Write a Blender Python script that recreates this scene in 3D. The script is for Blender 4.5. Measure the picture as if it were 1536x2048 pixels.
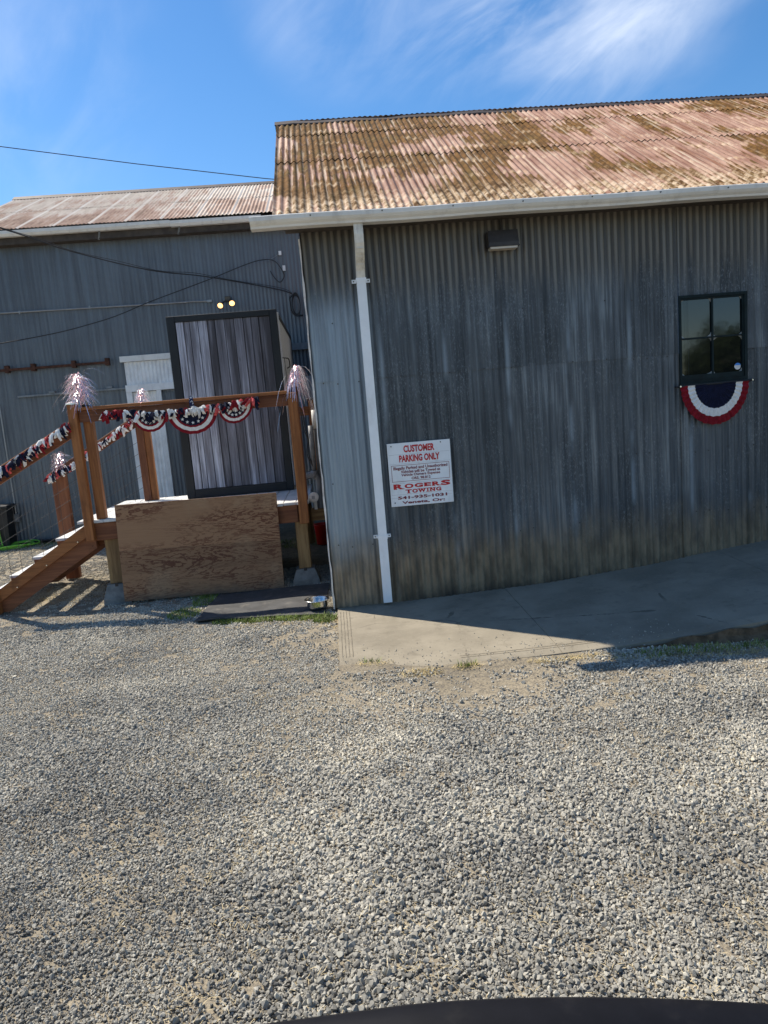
import bpy, bmesh, math, random
import numpy as np
from mathutils import Vector, Matrix, Euler

for o in list(bpy.data.objects):
    bpy.data.objects.remove(o)
S = bpy.context.scene
C = S.collection
rnd = random.Random(7)
PI = math.pi

# ------------------------------------------------------------------ camera
CAM = Vector((0.143, -6.821, 1.923))
yaw, pitch, roll = map(math.radians, (3.54, -8.369, -4.755))
fwd = Vector((math.sin(yaw)*math.cos(pitch), math.cos(yaw)*math.cos(pitch), math.sin(pitch)))
rt = Vector((math.cos(yaw), -math.sin(yaw), 0))
up = rt.cross(fwd)
r2 = rt*math.cos(roll) + up*math.sin(roll)
u2 = -rt*math.sin(roll) + up*math.cos(roll)
cd = bpy.data.cameras.new('camera')
cam = bpy.data.objects.new('camera', cd)
C.objects.link(cam)
cam.matrix_world = Matrix(((r2.x, u2.x, -fwd.x, CAM.x), (r2.y, u2.y, -fwd.y, CAM.y), (r2.z, u2.z, -fwd.z, CAM.z), (0, 0, 0, 1)))
cd.sensor_fit = 'VERTICAL'
cd.sensor_height = 24.0
cd.lens = 24.0*1420/2048
cd.clip_start = 0.05
cd.clip_end = 2000
S.camera = cam
S.render.resolution_x, S.render.resolution_y = 768, 1024

# ------------------------------------------------------------------ sun, sky, exposure
SUN = Vector((-2.13, 1.78, 3.55)).normalized()
sd = bpy.data.lights.new('sun', 'SUN')
sd.energy = 5.0
sd.angle = math.radians(0.53)
sd.color = (1.0, 0.92, 0.79)
so = bpy.data.objects.new('sun', sd)
C.objects.link(so)
so.rotation_euler = SUN.to_track_quat('Z', 'Y').to_euler()
S.view_settings.view_transform = 'Standard'
S.view_settings.look = 'None'
S.view_settings.gamma = 1
S.view_settings.exposure = 0.60


class NT:
    """small helper around a node tree"""
    def __init__(s, nt):
        s.t = nt
    def n(s, typ, **kw):
        nd = s.t.nodes.new(typ)
        for k, v in kw.items():
            setattr(nd, k, v)
        return nd
    def l(s, a, b):
        s.t.links.new(a, b)
    def put(s, v, sock):
        if v is None:
            return
        if hasattr(v, 'node'):
            s.l(v, sock)
        else:
            if sock.type == 'RGBA' and len(v) == 3:
                v = (*v, 1)
            sock.default_value = v
    def math(s, op, a, b=None, c=None, clamp=False):
        nd = s.n('ShaderNodeMath', operation=op, use_clamp=clamp)
        s.put(a, nd.inputs[0])
        if b is not None: s.put(b, nd.inputs[1])
        if c is not None: s.put(c, nd.inputs[2])
        return nd.outputs[0]
    def vmath(s, op, a, b=None):
        nd = s.n('ShaderNodeVectorMath', operation=op)
        s.put(a, nd.inputs[0])
        if b is not None: s.put(b, nd.inputs[1])
        return nd.outputs['Value'] if op in ('DOT_PRODUCT', 'LENGTH', 'DISTANCE') else nd.outputs[0]
    def pos(s):
        return s.n('ShaderNodeNewGeometry').outputs['Position']
    def obj(s):
        return s.n('ShaderNodeTexCoord').outputs['Object']
    def rand(s):
        return s.n('ShaderNodeObjectInfo').outputs['Random']
    def xyz(s, v):
        return s.n('ShaderNodeSeparateXYZ').outputs if False else s._xyz(v)
    def _xyz(s, v):
        nd = s.n('ShaderNodeSeparateXYZ'); s.put(v, nd.inputs[0]); return nd.outputs
    def noise(s, v, scale=(1, 1, 1), detail=3, rough=.55, w=None, dist=0.):
        if isinstance(scale, (int, float)): scale = (scale,)*3
        m = s.vmath('MULTIPLY', v, scale)
        nd = s.n('ShaderNodeTexNoise')
        if w is not None:
            nd.noise_dimensions = '4D'; s.put(w, nd.inputs['W'])
        s.l(m, nd.inputs['Vector'])
        nd.inputs['Scale'].default_value = 1
        nd.inputs['Detail'].default_value = detail
        nd.inputs['Roughness'].default_value = rough
        nd.inputs['Distortion'].default_value = dist
        return nd.outputs['Fac']
    def step(s, v, a, b, o0=0., o1=1.):
        nd = s.n('ShaderNodeMapRange', interpolation_type='SMOOTHSTEP')
        s.put(v, nd.inputs[0])
        s.put(a, nd.inputs[1]); s.put(b, nd.inputs[2])
        nd.inputs[3].default_value = o0; nd.inputs[4].default_value = o1
        return nd.outputs[0]
    def mix(s, f, a, b, blend='MIX'):
        nd = s.n('ShaderNodeMix', data_type='RGBA', blend_type=blend)
        s.put(f, nd.inputs[0]); s.put(a, nd.inputs[6]); s.put(b, nd.inputs[7])
        return nd.outputs[2]
    def bump(s, h, strength=.3, dist=.01):
        nd = s.n('ShaderNodeBump')
        nd.inputs['Strength'].default_value = strength
        nd.inputs['Distance'].default_value = dist
        s.l(h, nd.inputs['Height'])
        return nd.outputs[0]


# world: clear blue sky with thin cirrus streaks over the whole vault
w = bpy.data.worlds.new('World')
S.world = w
w.use_nodes = True
T = NT(w.node_tree)
bg = w.node_tree.nodes['Background']
sky = T.n('ShaderNodeTexSky', sky_type='NISHITA', sun_disc=False)
sky.sun_elevation = math.asin(SUN.z)
sky.sun_rotation = math.atan2(SUN.x, SUN.y)
sky.altitude = 150
sky.air_density = 1.0
sky.dust_density = 0.25
sky.ozone_density = 3.0
dirv = T.n('ShaderNodeTexCoord').outputs['Generated']
cl = None
# (direction, angular radius as cosine, amount) of each thin streak of cirrus
for d, c0, am in (((.31, .80, .52), .968, .72), ((.18, .84, .49), .982, .38), ((.06, .86, .48), .988, .22), ((-.34, .84, .42), .975, .16), ((-.44, .86, .30), .9985, .3),
                  ((.75, .5, .45), .95, .7), ((-.8, .1, .6), .95, .6),
                  ((.5, -.7, .5), .95, .7), ((-.4, -.75, .5), .95, .7), ((.9, -.1, .5), .96, .6), ((0, -.2, .98), .95, .6)):
    dt = T.vmath('DOT_PRODUCT', dirv, tuple(Vector(d).normalized()))
    m = T.math('MULTIPLY', T.step(dt, c0, 1.0), am)
    cl = m if cl is None else T.math('MAXIMUM', cl, m)
px = T._xyz(dirv)
zz = T.math('ADD', px[2], .15)
cmb = T.n('ShaderNodeCombineXYZ')
T.l(T.math('DIVIDE', px[0], zz), cmb.inputs[0]); T.l(T.math('DIVIDE', px[1], zz), cmb.inputs[1])
rot = T.n('ShaderNodeVectorRotate', rotation_type='Z_AXIS'); T.l(cmb.outputs[0], rot.inputs['Vector']); rot.inputs['Angle'].default_value = math.radians(64)
nz = T.noise(rot.outputs[0], (1.5, 4.6, 1), 7, .62, dist=.9)
nz2 = T.noise(rot.outputs[0], (1.6, 2.6, 1), 5, .55, dist=.4)
fac = T.math('MULTIPLY', cl, T.math('ADD', T.math('MULTIPLY', T.step(nz, .38, .75), .55), T.math('MULTIPLY', T.step(nz2, .40, .70), .75)), clamp=True)
hs = T.n('ShaderNodeHueSaturation'); hs.inputs['Saturation'].default_value = 1.26
T.l(sky.outputs[0], hs.inputs['Color'])
T.l(T.mix(fac, hs.outputs[0], (6.6, 7.1, 8.0)), bg.inputs[0])
bg.inputs[1].default_value = 0.106

# ------------------------------------------------------------------ materials
M = {}
def newmat(name):
    m = bpy.data.materials.new(name)
    m.use_nodes = True
    t = NT(m.node_tree)
    t.b = m.node_tree.nodes['Principled BSDF']
    M[name] = m
    return t
def fin(t, col, rough=.6, metal=0., nrm=None, spec=.4):
    t.put(col, t.b.inputs['Base Color']); t.put(rough, t.b.inputs['Roughness']); t.put(metal, t.b.inputs['Metallic'])
    t.b.inputs['Specular IOR Level'].default_value = spec
    if nrm is not None: t.l(nrm, t.b.inputs['Normal'])
def simple(name, col, rough=.6, metal=0., var=.25, scale=6., spec=.4, bump=.0, dirt=None):
    t = newmat(name)
    p = t.pos()
    n = t.noise(p, scale, 5, .6)
    d = tuple(c*(1-var) for c in col)
    l = tuple(min(1, c*(1+var)) for c in col)
    c = t.mix(t.step(n, .3, .7), d, l)
    if dirt:
        n2 = t.noise(p, (9, 9, 3), 6, .65)
        c = t.mix(t.math('MULTIPLY', t.step(n2, .5, .75), dirt[3]), c, dirt[:3])
    fin(t, c, rough, metal, t.bump(n, bump, .004) if bump else None, spec)

PITCH = 0.0667

# rusted corrugated roof of the shed
t = newmat('roof_rust'); p = t.pos(); x = t._xyz(p); r = t.rand()
crest = t.math('COSINE', t.math('MULTIPLY', t.math('SUBTRACT', x[0], .03), 2*PI/PITCH))
big = t.noise(p, (1.5, 1.35, 0), 3, .5, w=t.math('MULTIPLY', r, .5))
fine = t.noise(p, (20, 1.5, 1.5), 6, .72)
blot = t.noise(p, (11, 11, 11), 6, .65)
brn = t.math('ADD', t.math('ADD', big, t.math('MULTIPLY', t.math('SUBTRACT', fine, .5), .55)), t.math('MULTIPLY', crest, -.035))
brn = t.math('ADD', brn, t.math('MULTIPLY', t.math('SUBTRACT', r, .5), .16))
# the sheets at the verge end are the most weathered
def cell(a, b):
    cb = t.n('ShaderNodeCombineXYZ'); t.put(t.math('FLOOR', a), cb.inputs[0]); t.put(t.math('FLOOR', b), cb.inputs[1])
    wn = t.n('ShaderNodeTexWhiteNoise', noise_dimensions='2D'); t.l(cb.outputs[0], wn.inputs['Vector']); return t.math('SUBTRACT', wn.outputs['Value'], .5)
wob = t.math('MULTIPLY', t.noise(p, (3, 3, 3), 3), .35)
brn = t.math('ADD', brn, t.math('MULTIPLY', cell(t.math('ADD', t.math('DIVIDE', x[0], .42), wob), t.math('DIVIDE', t.math('ADD', x[1], .20), .475)), .11))
brn = t.math('ADD', brn, t.math('MULTIPLY', cell(t.math('DIVIDE', x[0], PITCH), 0.), .06))
brn = t.math('ADD', brn, t.step(x[0], 3.4, -.2, -.03, .085))
brn = t.step(brn, .455, .535)
# nail rows over the purlins keep a pale scale
v = t.math('FRACT', t.math('DIVIDE', t.math('ADD', t.math('ADD', x[1], .20), t.math('MULTIPLY', t.noise(p, (7, 2, 2), 5, .7), .26)), .475))
band = t.math('MULTIPLY', t.step(t.math('ABSOLUTE', t.math('SUBTRACT', v, .5)), .15, .02), t.step(t.noise(p, (4.5, 2.5, 2.5), 6, .7), .46, .60))
low = t.math('MULTIPLY', t.step(x[1], .28, -.28), t.step(blot, .38, .60))
pale = t.math('MAXIMUM', t.math('MULTIPLY', band, .5), t.math('MULTIPLY', low, .65))
pale = t.math('MAXIMUM', pale, t.math('MULTIPLY', t.step(t.noise(p, (3.3, .8, .8), 5, .6, w=r), .64, .72), .55))
pink = t.mix(t.step(t.noise(p, (7, 2.2, 2), 5, .6), .35, .68), (.235, .118, .082), (.40, .245, .182))
pink = t.mix(t.math('MULTIPLY', t.step(t.noise(p, (24, .9, .9), 5, .7), .52, .70), .7), pink, (.60, .44, .30))
pink = t.mix(t.math('MULTIPLY', t.step(t.noise(p, (30, 1.1, 1.1), 5, .7), .53, .64), .85), pink, (.20, .085, .045))
brown = t.mix(t.step(blot, .35, .65), (.075, .036, .010), (.19, .095, .028))
brown = t.mix(t.math('MULTIPLY', t.step(t.noise(p, (5, 3, 3), 4), .5, .7), .6), brown, (.12, .080, .022))
cream = t.mix(t.step(blot, .4, .65), (.56, .39, .23), (.74, .61, .45))
pink = t.mix(.0, pink, (0, 0, 0)); c = t.mix(brn, pink, brown)
sk = t.math('MULTIPLY', t.step(t.noise(p, (26, .8, .8), 5, .7), .50, .62), t.step(crest, -.3, .7))
c = t.mix(t.math('MULTIPLY', sk, .6), c, (.52, .43, .33))
c = t.mix(pale, c, cream)
fin(t, c, t.mix(brn, (.72,)*3, (.95,)*3), 0, t.bump(blot, .5, .004), .15)

# shed wall: weathered galvanised iron, mud-splashed foot, grimy head
def galv(name, dark, mid, light, leftlight=False, foot=True, streak=1.0, head=True):
    t = newmat(name); p = t.pos(); x = t._xyz(p); r = t.rand()
    crest = t.math('COSINE', t.math('MULTIPLY', t.math('SUBTRACT', x[0], .03), 2*PI/PITCH))
    st = t.noise(p, (17, 8, .55), 7, .66)
    st2 = t.noise(p, (75, 8, 2.2), 5, .65)
    spk = t.noise(p, (85, 60, 34), 4, .75)
    cloud = t.noise(p, (1.3, 1, .9), 4, .55)
    f = t.math('ADD', t.math('MULTIPLY', st, .6), t.math('MULTIPLY', st2, .25))
    f = t.math('ADD', f, t.math('MULTIPLY', cloud, .35))
    f = t.math('ADD', f, t.math('MULTIPLY', t.math('SUBTRACT', r, .5), .10))
    c = t.mix(t.step(f, .48, .64), dark, mid)
    c = t.mix(t.math('MULTIPLY', t.step(f, .62, .78), .9*streak), c, light)
    c = t.mix(t.math('MULTIPLY', t.math('MULTIPLY', t.step(spk, .52, .64), t.step(t.noise(p, (3.4, 2, 1.3), 5, .65), .40, .60)), .72*streak), c, light)
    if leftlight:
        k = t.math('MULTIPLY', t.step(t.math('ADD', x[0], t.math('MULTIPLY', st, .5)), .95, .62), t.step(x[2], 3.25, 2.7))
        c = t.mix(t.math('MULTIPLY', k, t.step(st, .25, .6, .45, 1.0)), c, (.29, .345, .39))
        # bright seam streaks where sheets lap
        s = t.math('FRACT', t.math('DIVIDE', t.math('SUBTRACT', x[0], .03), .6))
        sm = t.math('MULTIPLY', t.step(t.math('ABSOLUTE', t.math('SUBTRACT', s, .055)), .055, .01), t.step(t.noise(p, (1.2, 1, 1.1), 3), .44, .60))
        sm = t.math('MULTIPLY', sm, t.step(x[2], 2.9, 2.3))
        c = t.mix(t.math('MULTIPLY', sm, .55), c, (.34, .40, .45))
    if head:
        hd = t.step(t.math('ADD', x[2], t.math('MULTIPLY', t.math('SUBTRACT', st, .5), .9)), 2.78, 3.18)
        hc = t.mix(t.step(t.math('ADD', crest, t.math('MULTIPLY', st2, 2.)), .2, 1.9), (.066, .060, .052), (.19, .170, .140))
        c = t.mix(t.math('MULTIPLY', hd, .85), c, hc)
    if foot:
        ft = t.step(t.math('ADD', x[2], t.math('MULTIPLY', t.math('SUBTRACT', t.noise(p, (5, 2, 2.5), 5, .6), .5), .5)), .82, .30)
        fc = t.mix(t.step(t.noise(p, (9, 9, 3.2), 5, .6), .35, .65), (.135, .105, .065), (.29, .23, .15))
        c = t.mix(t.math('MULTIPLY', ft, .88), c, fc)
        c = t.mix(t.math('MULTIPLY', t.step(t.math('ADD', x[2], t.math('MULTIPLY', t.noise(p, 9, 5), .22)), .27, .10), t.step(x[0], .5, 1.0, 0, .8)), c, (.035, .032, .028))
        rs = t.math('MULTIPLY', t.step(t.noise(p, (14, 6, 2.6), 5, .65), .66, .74), t.step(x[2], .8, 1.4, .7, .12))
        c = t.mix(rs, c, (.12, .06, .03))
    fin(t, c, t.step(st, .3, .7, .62, .42), .38, t.bump(t.math('ADD', spk, st2), .16, .003), .5)
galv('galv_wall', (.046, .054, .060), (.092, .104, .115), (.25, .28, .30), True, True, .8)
galv('galv_side', (.10, .10, .10), (.20, .20, .21), (.34, .35, .36), False)
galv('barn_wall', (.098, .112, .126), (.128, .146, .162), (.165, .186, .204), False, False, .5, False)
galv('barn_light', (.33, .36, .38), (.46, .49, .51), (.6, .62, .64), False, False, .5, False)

t = newmat('barn_roof'); p = t.pos(); x = t._xyz(p); r = t.rand()
f = t.math('ADD', t.noise(p, (.9, .75, 0), 4, .6), t.math('MULTIPLY', t.math('SUBTRACT', t.noise(p, (14, 1.6, 2), 6, .7, w=r), .5), .7))
f = t.math('ADD', f, t.step(x[1], 9.0, 6.4, -.12, .09))
c = t.mix(t.step(t.noise(p, (10, 2, 2), 5, .6), .35, .65), (.42, .35, .285), (.54, .47, .40))
c = t.mix(t.step(f, .38, .60), c, (.33, .205, .145))
c = t.mix(t.step(f, .56, .72), c, (.19, .105, .065))
sm = t.math('FRACT', t.math('DIVIDE', t.math('ADD', x[0], 6.07), .6))
c = t.mix(t.math('MULTIPLY', t.step(sm, .10, .03), .75), c, (.66, .62, .56))
fin(t, c, .75, 0, None, .35)

simple('white_metal', (.84, .86, .87), .42, 0, .05, 4, .5, dirt=(.35, .31, .25, .22))
simple('cream_gutter', (.70, .69, .65), .45, 0, .06, 3, .5, dirt=(.22, .19, .15, .30))
simple('stained_white', (.66, .64, .58), .5, 0, .12, 9, .5, dirt=(.16, .13, .09, .75))
simple('white_paint', (.74, .75, .74), .55, 0, .10, 5, .4, dirt=(.33, .31, .28, .35))
simple('rust_iron', (.15, .055, .030), .85, 0, .45, 16, .3, .4)
simple('dull_iron', (.20, .22, .23), .6, .2, .2, 6)
simple('rust_dark', (.075, .032, .020), .85, 0, .45, 16, .3, .4)
simple('flashing', (.66, .62, .57), .6, .1, .2, 9, .4, .2, dirt=(.17, .065, .035, .95))
simple('ridge_iron', (.075, .058, .052), .7, .2, .35, 7)
simple('dark_wood', (.06, .05, .042), .8, 0, .3, 8)
simple('black_plastic', (.018, .018, .02), .45, 0, .2, 10)
simple('black_frame', (.010, .012, .014), .5, 0, .25, 5)
simple('bronze_metal', (.05, .045, .042), .5, .3, .2, 8)
simple('rubber_mat', (.055, .055, .056), .75, 0, .28, 5, .35, .5, dirt=(.22, .20, .17, .45))
simple('steel', (.62, .62, .60), .22, 1, .08, 12)
simple('grey_pipe', (.16, .165, .17), .5, .1, .25, 10, dirt=(.09, .07, .05, .5))
simple('cable', (.02, .02, .022), .5)
simple('conduit', (.30, .31, .31), .4, .4, .1)
simple('red_plastic', (.62, .018, .012), .4, 0, .1)
simple('green_hose', (.16, .42, .04), .4, 0, .1)
simple('pier_concrete', (.19, .19, .18), .9, 0, .22, 14, .3, .5)
simple('green_window', (.006, .015, .017), .6, 0, .3, 12, .18)
simple('putty', (.33, .34, .33), .7, 0, .3, 40)
simple('car_trim', (.006, .006, .008), .6, 0, .15, 20, .16, dirt=(.06, .055, .05, .25))
simple('car_inner', (.004, .004, .005), .6, 0, .15, 20, .3)
simple('red_cloth', (.21, .009, .017), .85, 0, .25, 30, .2)
simple('navy_cloth', (.008, .010, .030), .85, 0, .3, 30, .2)
simple('white_cloth', (.74, .72, .69), .85, 0, .08, 30, .2)
simple('pink_cloth', (.62, .10, .10), .85, 0, .25, 40, .2)
simple('sign_white', (.80, .82, .83), .4, 0, .04, 5, .45, dirt=(.42, .42, .42, .3))
simple('sign_red', (.50, .010, .016), .45, 0, .12, 30)
simple('sign_maroon', (.20, .018, .03), .45, 0, .12, 30)
simple('sign_crease', (.34, .35, .36), .5)
simple('sticker_blue', (.04, .22, .62), .4)
simple('deck_paint', (.56, .565, .56), .6, 0, .10, 7, .4, .2, dirt=(.28, .25, .21, .45))
simple('brass_lamp', (.10, .08, .06), .4, .5)
simple('tag_white', (.66, .66, .62), .5, 0, .05)
simple('bark', (.10, .075, .055), .9, 0, .35, 9, .3, .6)
simple('leaf_green', (.055, .085, .022), .6, 0, .45, 3, .4)
simple('interior_dark', (.03, .027, .024), .9)
simple('grass_green', (.17, .22, .045), .7, 0, .5, 9, .3)
simple('grass_dry', (.46, .36, .17), .8, 0, .35, 9, .3)
simple('straw_bits', (.52, .42, .24), .8, 0, .3, 9, .3)

for nm, cl_, rg, mt in (('tinsel_silver', (.90, .86, .88), .25, .75), ('tinsel_red', (.90, .55, .60), .3, .6)):
    t = newmat(nm); fin(t, cl_, rg, mt)

t = newmat('spot_cloth'); vo = t.n('ShaderNodeTexVoronoi'); vo.inputs['Scale'].default_value = 70; t.l(t.pos(), vo.inputs['Vector'])
fin(t, t.mix(t.step(vo.outputs['Distance'], .42, .30), (.02, .025, .07), (.7, .7, .7)), .85, 0, None, .2)
# stained cedar, grain along one axis
def wood(name, ax, a, b, knots=True):
    t = newmat(name); p = t.pos(); r = t.rand()
    sc = [26, 26, 26]; sc[ax] = 1.6
    g = t.noise(p, sc, 5, .6, w=t.math('MULTIPLY', r, 9.), dist=.4)
    g2 = t.noise(p, tuple(3.2*s for s in sc), 3, .6, w=r)
    f = t.math('ADD', t.math('MULTIPLY', g, .7), t.math('MULTIPLY', g2, .3))
    c = t.mix(t.step(f, .35, .65), a, b)
    sh = t.mix(r, (.80,)*3, (1.15,)*3)
    c = t.mix(t.math('MULTIPLY', t.step(t.noise(p, (7, 7, 4), 5, .65, w=r), .52, .72), .45), c, tuple(.45*q for q in a))
    c = t.mix(t.math('MULTIPLY', t.step(t.noise(p, (17, 17, 17), 2, .5, w=r), .70, .76), .7), c, tuple(.25*q for q in a))
    c = t.mix(1.0, c, sh, 'MULTIPLY')
    fin(t, c, .62, 0, t.bump(f, .25, .003), .35)
for i, nm in enumerate('xyz'):
    wood('cedar_'+nm, i, (.20, .068, .020), (.37, .145, .045))
    wood('brown_'+nm, i, (.135, .046, .020), (.25, .095, .040))
    wood('raw_'+nm, i, (.19, .105, .042), (.38, .235, .10))

# rotary-cut fir plywood
t = newmat('plywood'); p = t.pos()
x = t._xyz(p)
q = t.vmath('ADD', p, (0, 0, 0))
base = t.noise(p, (1.1, 1, 6.2), 5, .62, dist=.8)
wig = t.math('MULTIPLY', t.noise(p, (7, 2, 16), 4, .7), .28)
fr = t.math('SINE', t.math('MULTIPLY', t.math('ADD', base, wig), 62))
grain = t.noise(p, (3, 3, 160), 3, .6)
edge = t.step(t.noise(p, (.8, 1, 2.6), 3, .5), .34, .56)
c = t.mix(t.math('MULTIPLY', t.step(fr, .05, .65), edge), (.30, .170, .092), (.135, .052, .028))
c = t.mix(t.math('MULTIPLY', t.step(grain, .45, .7), .4), c, (.20, .11, .06))
c = t.mix(t.math('MULTIPLY', t.step(t.noise(p, 2.1, 4), .5, .7), .35), c, (.40, .28, .17))
zb = t.math('FLOOR', t.math('DIVIDE', t.math('ADD', x[2], t.math('MULTIPLY', x[0], .02)), .27))
wn = t.n('ShaderNodeTexWhiteNoise', noise_dimensions='1D'); t.l(zb, wn.inputs['W'])
c = t.mix(1.0, c, t.mix(wn.outputs['Value'], (.82,)*3, (1.14, 1.12, 1.1)), 'MULTIPLY')
c = t.mix(t.math('MULTIPLY', t.step(t.math('ADD', x[2], t.math('MULTIPLY', t.noise(p, (6, 6, 9), 5, .65), .22)), .24, .08), .7), c, (.10, .085, .065))
fin(t, c, .75, 0, t.bump(fr, .15, .002), .3)

# weathered blue-grey planks
t = newmat('old_plank'); p = t.pos(); r = t.rand()
g = t.noise(p, (34, 8, .9), 6, .65, w=t.math('MULTIPLY', r, 20))
g2 = t.noise(p, (8, 2, .8), 4, .6, w=t.math('MULTIPLY', r, 11))
f = t.math('ADD', t.math('ADD', t.math('MULTIPLY', g, .5), t.math('MULTIPLY', g2, .55)), t.math('MULTIPLY', t.math('SUBTRACT', r, .5), .22))
c = t.mix(t.step(f, .36, .56), (.055, .053, .062), (.20, .203, .238))
kn = t.noise(p, (9, 3, 2.2), 3, .5, w=t.math('MULTIPLY', r, 31))
c = t.mix(t.step(f, .53, .68), c, (.52, .55, .64))
c = t.mix(t.math('MULTIPLY', t.step(kn, .68, .76), .85), c, (.022, .020, .022))
c = t.mix(t.math('MULTIPLY', t.step(t.noise(p, (90, 8, 4), 4, .6, w=r), .56, .66), .5), c, (.03, .03, .035))
fin(t, c, .6, 0, t.bump(g, .35, .004), .4)

# concrete path
t = newmat('concrete'); p = t.pos()
n = t.noise(p, 1.6, 5, .6); n2 = t.noise(p, 38, 4, .6); n3 = t.noise(p, (7, 7, 7), 5, .65)
c = t.mix(t.step(n, .3, .7), (.200, .175, .132), (.290, .255, .195))
c = t.mix(t.math('MULTIPLY', t.step(n2, .55, .75), .35), c, (.36, .325, .26))
c = t.mix(t.math('MULTIPLY', t.step(n3, .54, .70), .5), c, (.155, .135, .10))
vo = t.n('ShaderNodeTexVoronoi', feature='DISTANCE_TO_EDGE'); vo.inputs['Scale'].default_value = .55
wv_ = t.vmath('ADD', p, t.vmath('MULTIPLY', t.n('ShaderNodeTexNoise').outputs['Color'], (0, 0, 0)))
t.l(t.vmath('ADD', p, t.vmath('SCALE', wv_)) if False else p, vo.inputs['Vector'])
ck = t.math('MULTIPLY', t.step(t.math('ADD', vo.outputs['Distance'], t.math('MULTIPLY', t.math('SUBTRACT', n3, .5), .05)), .0045, .001), t.step(n, .45, .6))
c = t.mix(t.math('MULTIPLY', ck, .7), c, (.07, .06, .045))
st = t.step(t.noise(p, (2.2, 3.4, 2), 5, .65), .52, .68)
c = t.mix(t.math('MULTIPLY', st, .35), c, (.16, .14, .11))
fin(t, c, .9, 0, t.bump(t.math('ADD', n2, n3), .35, .005), .25)
simple('groove_dirt', (.185, .16, .12), .95, 0, .3, 20)
simple('curb_dirt', (.12, .082, .05), .95, 0, .4, 14, .2, .6)

# dusty soil
t = newmat('soil'); p = t.pos(); x = t._xyz(p)
n = t.noise(p, .9, 5, .6); n2 = t.noise(p, 55, 5, .7); n3 = t.noise(p, 9, 5, .6)
c = t.mix(t.step(n, .35, .65), (.225, .19, .135), (.33, .28, .20))
c = t.mix(t.step(n2, .42, .62), c, (.13, .115, .095))
c = t.mix(t.math('MULTIPLY', t.step(n3, .5, .7), .5), c, (.38, .325, .235))
fin(t, c, .95, 0, t.bump(t.math('ADD', n2, t.math('MULTIPLY', n3, .5)), .8, .012), .2)

# crushed rock: tint carried by each stone
t = newmat('stone')
at_ = t.n('ShaderNodeAttribute', attribute_type='INSTANCER', attribute_name='tint')
n = t.noise(t.obj(), 2.2, 4, .6)
tn = t.n('ShaderNodeAttribute', attribute_type='GEOMETRY', attribute_name='tone')
g = t.math('ADD', t.math('ADD', at_.outputs['Fac'], tn.outputs['Fac']), t.math('MULTIPLY', t.math('SUBTRACT', n, .5), .3))
rp = t.n('ShaderNodeValToRGB'); t.l(g, rp.inputs[0])
e = rp.color_ramp.elements
e[0].position = 0; e[0].color = (.150, .143, .126, 1)
e[1].position = 1; e[1].color = (.50, .46, .38, 1)
for ps, col in ((.3, (.295, .280, .242, 1)), (.6, (.425, .40, .338, 1)), (.85, (.53, .485, .385, 1))):
    k = e.new(ps); k.color = col
fin(t, rp.outputs[0], .9, 0, None, .15)

# glass
t = newmat('pane_glass')
n = t.noise(t.pos(), (2.5, 2, 2.5), 3)
fin(t, (.006, .007, .008), .035, 0, t.bump(n, .015, .02), .75)
t.b.inputs['Transmission Weight'].default_value = 0
t = newmat('lens_glass'); fin(t, (.55, .50, .42), .3, 0, None, .5)
t = newmat('bulb_lit'); fin(t, (1, .8, .5), .4)
t.b.inputs['Emission Color'].default_value = (1, .50, .15, 1); t.b.inputs['Emission Strength'].default_value = 2.2

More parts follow.
